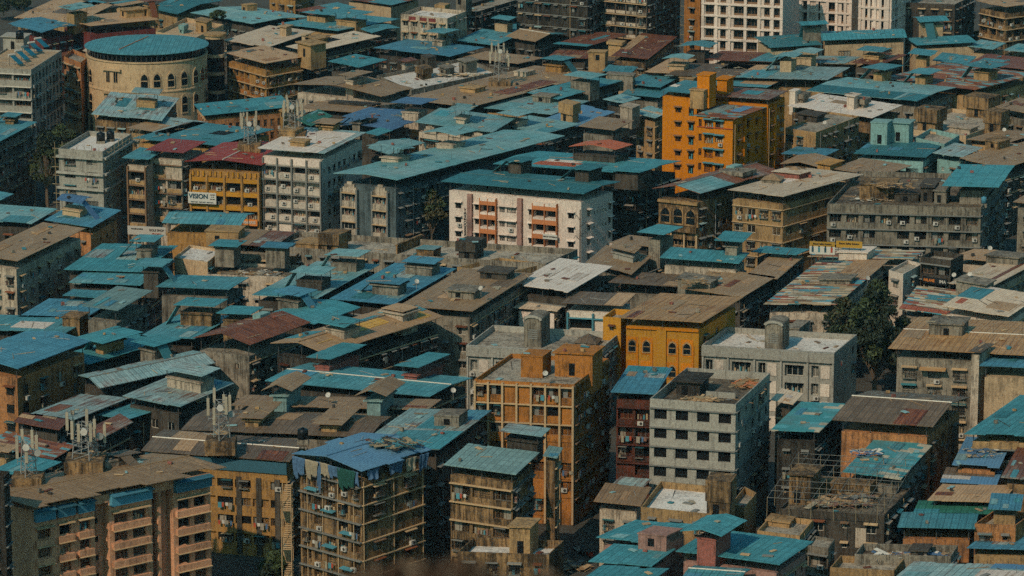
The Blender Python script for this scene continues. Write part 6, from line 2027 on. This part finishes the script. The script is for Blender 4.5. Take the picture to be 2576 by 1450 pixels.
# small antennas and dishes on the roofs, as the photo shows them
def dish(px, py, h, label, n):
    p = at(px, py, h)
    rr = random.Random(n)
    root = thing('satellite_dish', label, 'satellite dish', p)
    b = MB(); b.tube((0, 0, -.3), (0, 0, 1.1), .04, .04, 'steel'); b.build('pole', root)
    b = MB()
    a = rr.uniform(-2.4, -1.0)
    d = Vector((math.cos(a), math.sin(a), .7)).normalized()
    t = d.orthogonal().normalized(); s = d.cross(t)
    c = Vector((0, 0, 1.1))
    vs = [c]
    for r, o in ((.22, .04), (.42, .14)):
        for i in range(12):
            w = 6.283 * i / 12
            vs.append(c + d * o + (t * math.cos(w) + s * math.sin(w)) * r)
    fs = [(0, 1 + i, 1 + (i + 1) % 12) for i in range(12)] + [(1 + i, 13 + i, 13 + (i + 1) % 12, 1 + (i + 1) % 12) for i in range(12)]
    b.add(vs, fs, 'plastic_white')
    b.tube(c, c + d * .6, .02, .02, 'steel')
    b.build('reflector', root)


for i, (x, y, h, l) in enumerate((
        (1048, 724, 16.2, 'grey dish on the front stair box of the blue teal roof'), (1210, 742, 18.3, 'dish pair on the flat topped box of the plain brown roof'),
        (2182, 716, 15, 'dish cluster on the tank of the large patchwork roof'), (2400, 708, 15.2, 'dish on the long tank house of the maroon striped roof'),
        (2440, 706, 15.2, 'another dish further along the maroon striped roof tank'), (2490, 640, 15, 'dish on the concrete tank of the tan roof'),
        (1140, 1000, 15, 'dish at the rear edge of the upper long brown roof'), (826, 1012, 15.4, 'dish between the mint stair houses'),
        (2075, 322, 17, 'large grey dish on the sheet covered terrace house'), (1372, 958, 22, 'dish beside the tan tank room of the yellow tower'),
        (1010, 395, 19.4, 'dish on the long teal roof near its low box'), (2526, 340, 15.3, 'dish on the brown roof above the mint green house'))):
    dish(x, y, h, l, i)

# twin scaffold faces on the grey house, bamboo beside the ochre tower
for r_ in BLD:
    pass
p0, p1, p2 = at(140, 378, 20), at(262, 387, 20), at(334, 338, 20)
bamboo_wall('bamboo scaffold across the front of the grey house being finished', Vector((p0.x, p0.y - .9, 0)), Vector((p1.x + .5, p1.y - .9, 0)), 20.5, 6, 7, 8)
bamboo_wall('bamboo scaffold along the shaded side of the grey house being finished', Vector((p1.x + 1.4, p1.y, 0)), Vector((p2.x + 1.4, p2.y, 0)), 20.5, 6, 8, 8)
q0, q1 = at(1712, 20, 12), at(1742, 24, 12)
bamboo_wall('bamboo poles beside the narrow ochre tower', Vector((q0.x, q0.y, 0)), Vector((q1.x, q1.y, 0)), 15, 0, 3, 6)

# lamp pole before the white block, motor scooters in the alley
p = at(1459, 652, 8)
root = thing('utility_pole', 'dark utility pole with bent arms before the white block corner', 'utility pole', (p.x, p.y, 0))
b = MB(); b.tube((0, 0, 0), (0, 0, 17.5), .16, .1, 'trim_dark', 8); b.build('pole', root)
for k, (z, a, l) in enumerate(((15.5, 2.4, 1.4), (14.2, .4, 1.8), (12.4, 0, 1.5), (11.6, 3.0, 1.2))):
    b = MB(); b.tube((0, 0, z), (l * .7 * math.cos(a), .2, z + .9), .06, .05, 'trim_dark'); b.tube((l * .7 * math.cos(a), .2, z + .9), (l * math.cos(a), .3, z + .2), .05, .04, 'trim_dark'); b.build('arm', root)
p = at(597, 500, 8)
root = thing('street_lamp', 'grey street lamp with twin arms before the yellow shop building', 'street lamp', (p.x, p.y, 0))
b = MB(); b.tube((0, 0, 0), (0, 0, 12.5), .14, .09, 'steel', 8); b.build('pole', root)
for s in (-1, 1):
    b = MB(); b.tube((0, 0, 12.3), (s * 1.4, 0, 12.6), .05, .05, 'steel'); b.build('arm', root)
    b = MB(); b.box(s * 1.7 - .45, s * 1.7 + .45, -.15, .15, 12.5, 12.68, 'steel_dark'); b.build('lamp_head', root)


def scooter(px, py, label, col, rot):
    p = at(px, py, 0)
    root = thing('motor_scooter', label, 'scooter', p, 'scooters parked in the alley')
    root.rotation_euler = (0, 0, rot)
    for y in (-.62, .62):
        b = MB()
        n = 14
        b.tube((-.06, y, .26), (.06, y, .26), .26, .26, 'trim_dark', n)
        b.build('wheel', root)
    b = MB()
    b.hexa([(-.2, -.2, .35), (.2, -.2, .35), (.16, .85, .4), (-.16, .85, .4)], [(-.17, -.1, .72), (.17, -.1, .72), (.12, .8, .78), (-.12, .8, .78)], col)
    b.hexa([(-.18, -.65, .28), (.18, -.65, .28), (.18, -.15, .28), (-.18, -.15, .28)], [(-.2, -.72, .34), (.2, -.72, .34), (.18, -.15, .36), (-.18, -.15, .36)], col)
    b.hexa([(-.24, -.62, .3), (.24, -.62, .3), (.24, -.56, .3), (-.24, -.56, .3)], [(-.14, -.52, .98), (.14, -.52, .98), (.14, -.44, .98), (-.14, -.44, .98)], col)
    b.build('body', root)
    b = MB(); b.hexa([(-.15, 0, .75), (.15, 0, .75), (.12, .75, .8), (-.12, .75, .8)], [(-.13, 0, .86), (.13, 0, .86), (.1, .72, .9), (-.1, .72, .9)], 'trim_dark'); b.build('seat', root)
    b = MB(); b.tube((-.34, -.42, 1.05), (.34, -.42, 1.05), .025, .025, 'steel'); b.tube((0, -.5, .9), (0, -.42, 1.05), .03, .03, 'steel'); b.build('handlebar', root)


scooter(1452, 1390, 'white scooter parked first in the rubble alley', 'plastic_white', .6)
scooter(1468, 1396, 'dark scooter parked beside the white scooter', 'steel_dark', .5)
scooter(1484, 1404, 'red scooter parked nearest the bright teal roofs', 'trim_red', .55)

# spiral of stairs on the tan office block
p = at(722, 1300, 10)
loc = Vector((p.x, p.y, 0))
root = thing('outdoor_stair', 'narrow outdoor stair climbing beside the blue tarpaulin block', 'staircase', loc)
b = MB()
for i in range(60):
    k = i // 12
    q = i % 12 if k % 2 == 0 else 11 - i % 12
    b.box(-.6 + q * .02, .6, q * .28 - 1.6, q * .28 - 1.3, i * .24, i * .24 + .12, 'trim_tan')
b.build('steps', root)
b = MB()
for x, y in ((-.7, -1.7), (.7, -1.7), (.7, 2), (-.7, 2)):
    b.tube((x, y, 0), (x, y, 14.4), .07, .07, 'trim_tan')
b.build('frame', root)

# ============================================================ ground
def sheet_ground():
    b = MB()
    e = 6000
    b.add([(-e, -e, 0), (e, -e, 0), (e, e, 0), (-e, e, 0)], [(0, 1, 2, 3)], 'ground_dirt')
    o = b.build('ground')
    o['kind'] = 'structure'


sheet_ground()
# slope of the lookout hill, in front of and below the camera
rr = random.Random(77)
b = MB()
NX, NY = 24, 10
vs, fs = [], []
for j in range(NY + 1):
    for i in range(NX + 1):
        x = -60 + 120 * i / NX
        y = -60 + 76 * j / NY
        z = HC - 3.2 - max(0, y + 4) * .55 - (.0 if j < NY else 4) + rr.uniform(-.25, .25)
        vs.append((x, y, z))
for j in range(NY):
    for i in range(NX):
        q = j * (NX + 1) + i
        fs.append((q, q + 1, q + NX + 2, q + NX + 1))
b.add(vs, fs, 'dirt')
b.add([(-60, 16, HC - 19), (60, 16, HC - 19), (60, 330, 0), (-60, 330, 0)], [(0, 1, 2, 3)], 'dirt')
o = b.build('hillside')
o['kind'] = 'structure'
# brown bush just below the lens, out of focus
bd = FWD * 13.0 + CAM
s13 = FOC / 13.0
base = CAM + FWD * 13.0 + Vector(((1150 - CX) / s13, 0, 0)) + UPV * ((CY - 1508) / s13)
root = thing('hillside_bush', 'blurred brown bush poking up at the bottom edge close to the lens', 'bush', base)
cr = MB()
for i in range(70):
    x = rr.uniform(-.4, .38)
    top = .125 - .38 * x * x + (.012 * math.sin(x * 34))
    leaf_cloud(cr, Vector((x, rr.uniform(-.1, .1), top - rr.uniform(.05, .16))), (.06, .08, .05), 90, ['leaf_brown', 'leaf_brown', 'bark'], rr, (.02, .045))
cr.build('crown', root)
b = MB()
for i in range(8):
    b.tube((rr.uniform(-.1, .1), 0, -2.5), (rr.uniform(-.3, .3), 0, .05), .012, .006, 'bark', 5)
b.build('stem', root)

# ============================================================ drop the parts nobody can see, then make the rest
allv, allf = [], []
for vs, fs in BIG:
    k = len(allv)
    allv += vs
    allf += [tuple(k + i for i in f) for f in fs]
bvh = BVHTree.FromPolygons(allv, allf)
CLUTTER()
EYES = [CAM, CAM + Vector((-7, 0, 0)), CAM + Vector((7, 0, 0)), CAM + Vector((0, 0, 4))]


def seen(p, inw, hgt):
    x, y = to_px(p)
    if x < -60 or x > 2640 or y < -60 or y > 1530:
        return False
    for dz in (.5, .05, .95):
        q = p - inw * .45 + Vector((0, 0, hgt * dz))
        for e in EYES:
            d = q - e
            hit = bvh.ray_cast(e, d.normalized(), d.length - .1)
            if hit[0] is None:
                return True
    return False


made = 0
counts = {}
for name, key, p, rot, parent, loc, inw, label in PENDING:
    hg = {'window': key[2] if key[0] == 'window' else 1, 'box': key[2] if key[0] == 'box' else 1}.get(key[0], 1.0)
    if key[0] == 'pipe' or key[0] == 'post':
        hg = key[1]
    if not isinstance(hg, (int, float)):
        hg = 1.0
    if not seen(p, inw, hg):
        continue
    ck = (parent.name, name)
    counts[ck] = counts.get(ck, 0) + 1
    if counts[ck] > 100:
        continue
    o = link(name, part_mesh(key), parent, p - loc)
    o.rotation_euler = (0, 0, rot)
    made += 1
print('parts', len(PENDING), 'made', made, 'objects', len(S.objects))


# overlap report
def sat(A, Bq):
    for P in (A, Bq):
        for i in range(4):
            e = P[(i + 1) % 4] - P[i]
            n = Vector((-e.y, e.x)).normalized()
            a = [n.dot(q) for q in A]; c = [n.dot(q) for q in Bq]
            if min(max(a), max(c)) - max(min(a), min(c)) < .8:
                return False
    return True


if globals().get('REPORT'):
    for i in range(len(BLD)):
        for j in range(i):
            if BLD[i][0] != BLD[j][0] and sat(BLD[i][1], BLD[j][1]):
                la, lb = bpy.data.objects[BLD[i][0]]['label'], bpy.data.objects[BLD[j][0]]['label']
                print('OVERLAP', BLD[i][2], la[:60], '|', BLD[j][2], lb[:60])

# ============================================================ thin teal haze volume, added over the town to lift the blacks
def haze():
    b = MB()
    b.box(-700, 700, -120, 1500, -1, HC + 6, 'void_black')
    b.mats = []
    me = bpy.data.meshes.new('haze')
    me.from_pydata([tuple(v) for v in b.v], [], b.f)
    m = bpy.data.materials.new('thin_haze')
    m.use_nodes = True
    t = m.node_tree
    t.nodes.remove(t.nodes['Principled BSDF'])
    pv = t.nodes.new('ShaderNodeVolumePrincipled')
    pv.inputs['Color'].default_value = (.5, .86, 1.0, 1)
    pv.inputs['Density'].default_value = 3e-5
    t.links.new(pv.outputs[0], t.nodes['Material Output'].inputs['Volume'])
    me.materials.append(m)
    o = link('haze', me)
    o['kind'] = 'stuff'


haze()
# ============================================================ camera and light
cd = bpy.data.cameras.new('camera')
co = bpy.data.objects.new('camera', cd)
COL.objects.link(co)
co.location = CAM
co.rotation_euler = (math.pi / 2 - TH, 0, 0)
cd.sensor_width = 36
cd.lens = FOC / 2576 * 36
cd.clip_end = 20000
cd.clip_start = .1
cd.dof.use_dof = True
cd.dof.focus_distance = 680
cd.dof.aperture_fstop = 2.8
S.camera = co

EL = math.radians(40)
trav = Vector((.5, .866, 0)).normalized() * math.cos(EL) - Vector((0, 0, math.sin(EL)))
sl = bpy.data.lights.new('sun', 'SUN')
sl.energy = 3.3
sl.angle = math.radians(.6)
sl.color = (1, .83, .64)
so = bpy.data.objects.new('sun', sl)
COL.objects.link(so)
so.rotation_euler = trav.to_track_quat('-Z', 'Y').to_euler()
so.location = (0, 0, 400)
w = bpy.data.worlds.new('World')
S.world = w
w.use_nodes = True
nt = w.node_tree
bg = nt.nodes['Background']
sky = nt.nodes.new('ShaderNodeTexSky')
sky.sky_type = 'NISHITA'
sky.sun_disc = False
sky.sun_elevation = EL
sky.sun_rotation = math.atan2(-trav.x, -trav.y)
sky.air_density = 1.6
sky.dust_density = 1.5
tint = nt.nodes.new('ShaderNodeMix')
tint.data_type = 'RGBA'
tint.blend_type = 'MULTIPLY'
tint.inputs[0].default_value = 1
tint.inputs[7].default_value = (.42, .95, 1.05, 1)
nt.links.new(sky.outputs[0], tint.inputs[6])
nt.links.new(tint.outputs[2], bg.inputs['Color'])
bg.inputs['Strength'].default_value = .1
vs_ = S.view_settings
vs_.view_transform = 'Standard'
vs_.look = 'None'
vs_.exposure = -.32
vs_.gamma = 1
S.render.engine = 'CYCLES'
S.cycles.max_bounces = 4
S.cycles.diffuse_bounces = 2
S.cycles.glossy_bounces = 2
S.cycles.use_denoising = False
S.cycles.use_adaptive_sampling = True
S.cycles.adaptive_threshold = .035
S.cycles.adaptive_min_samples = 16
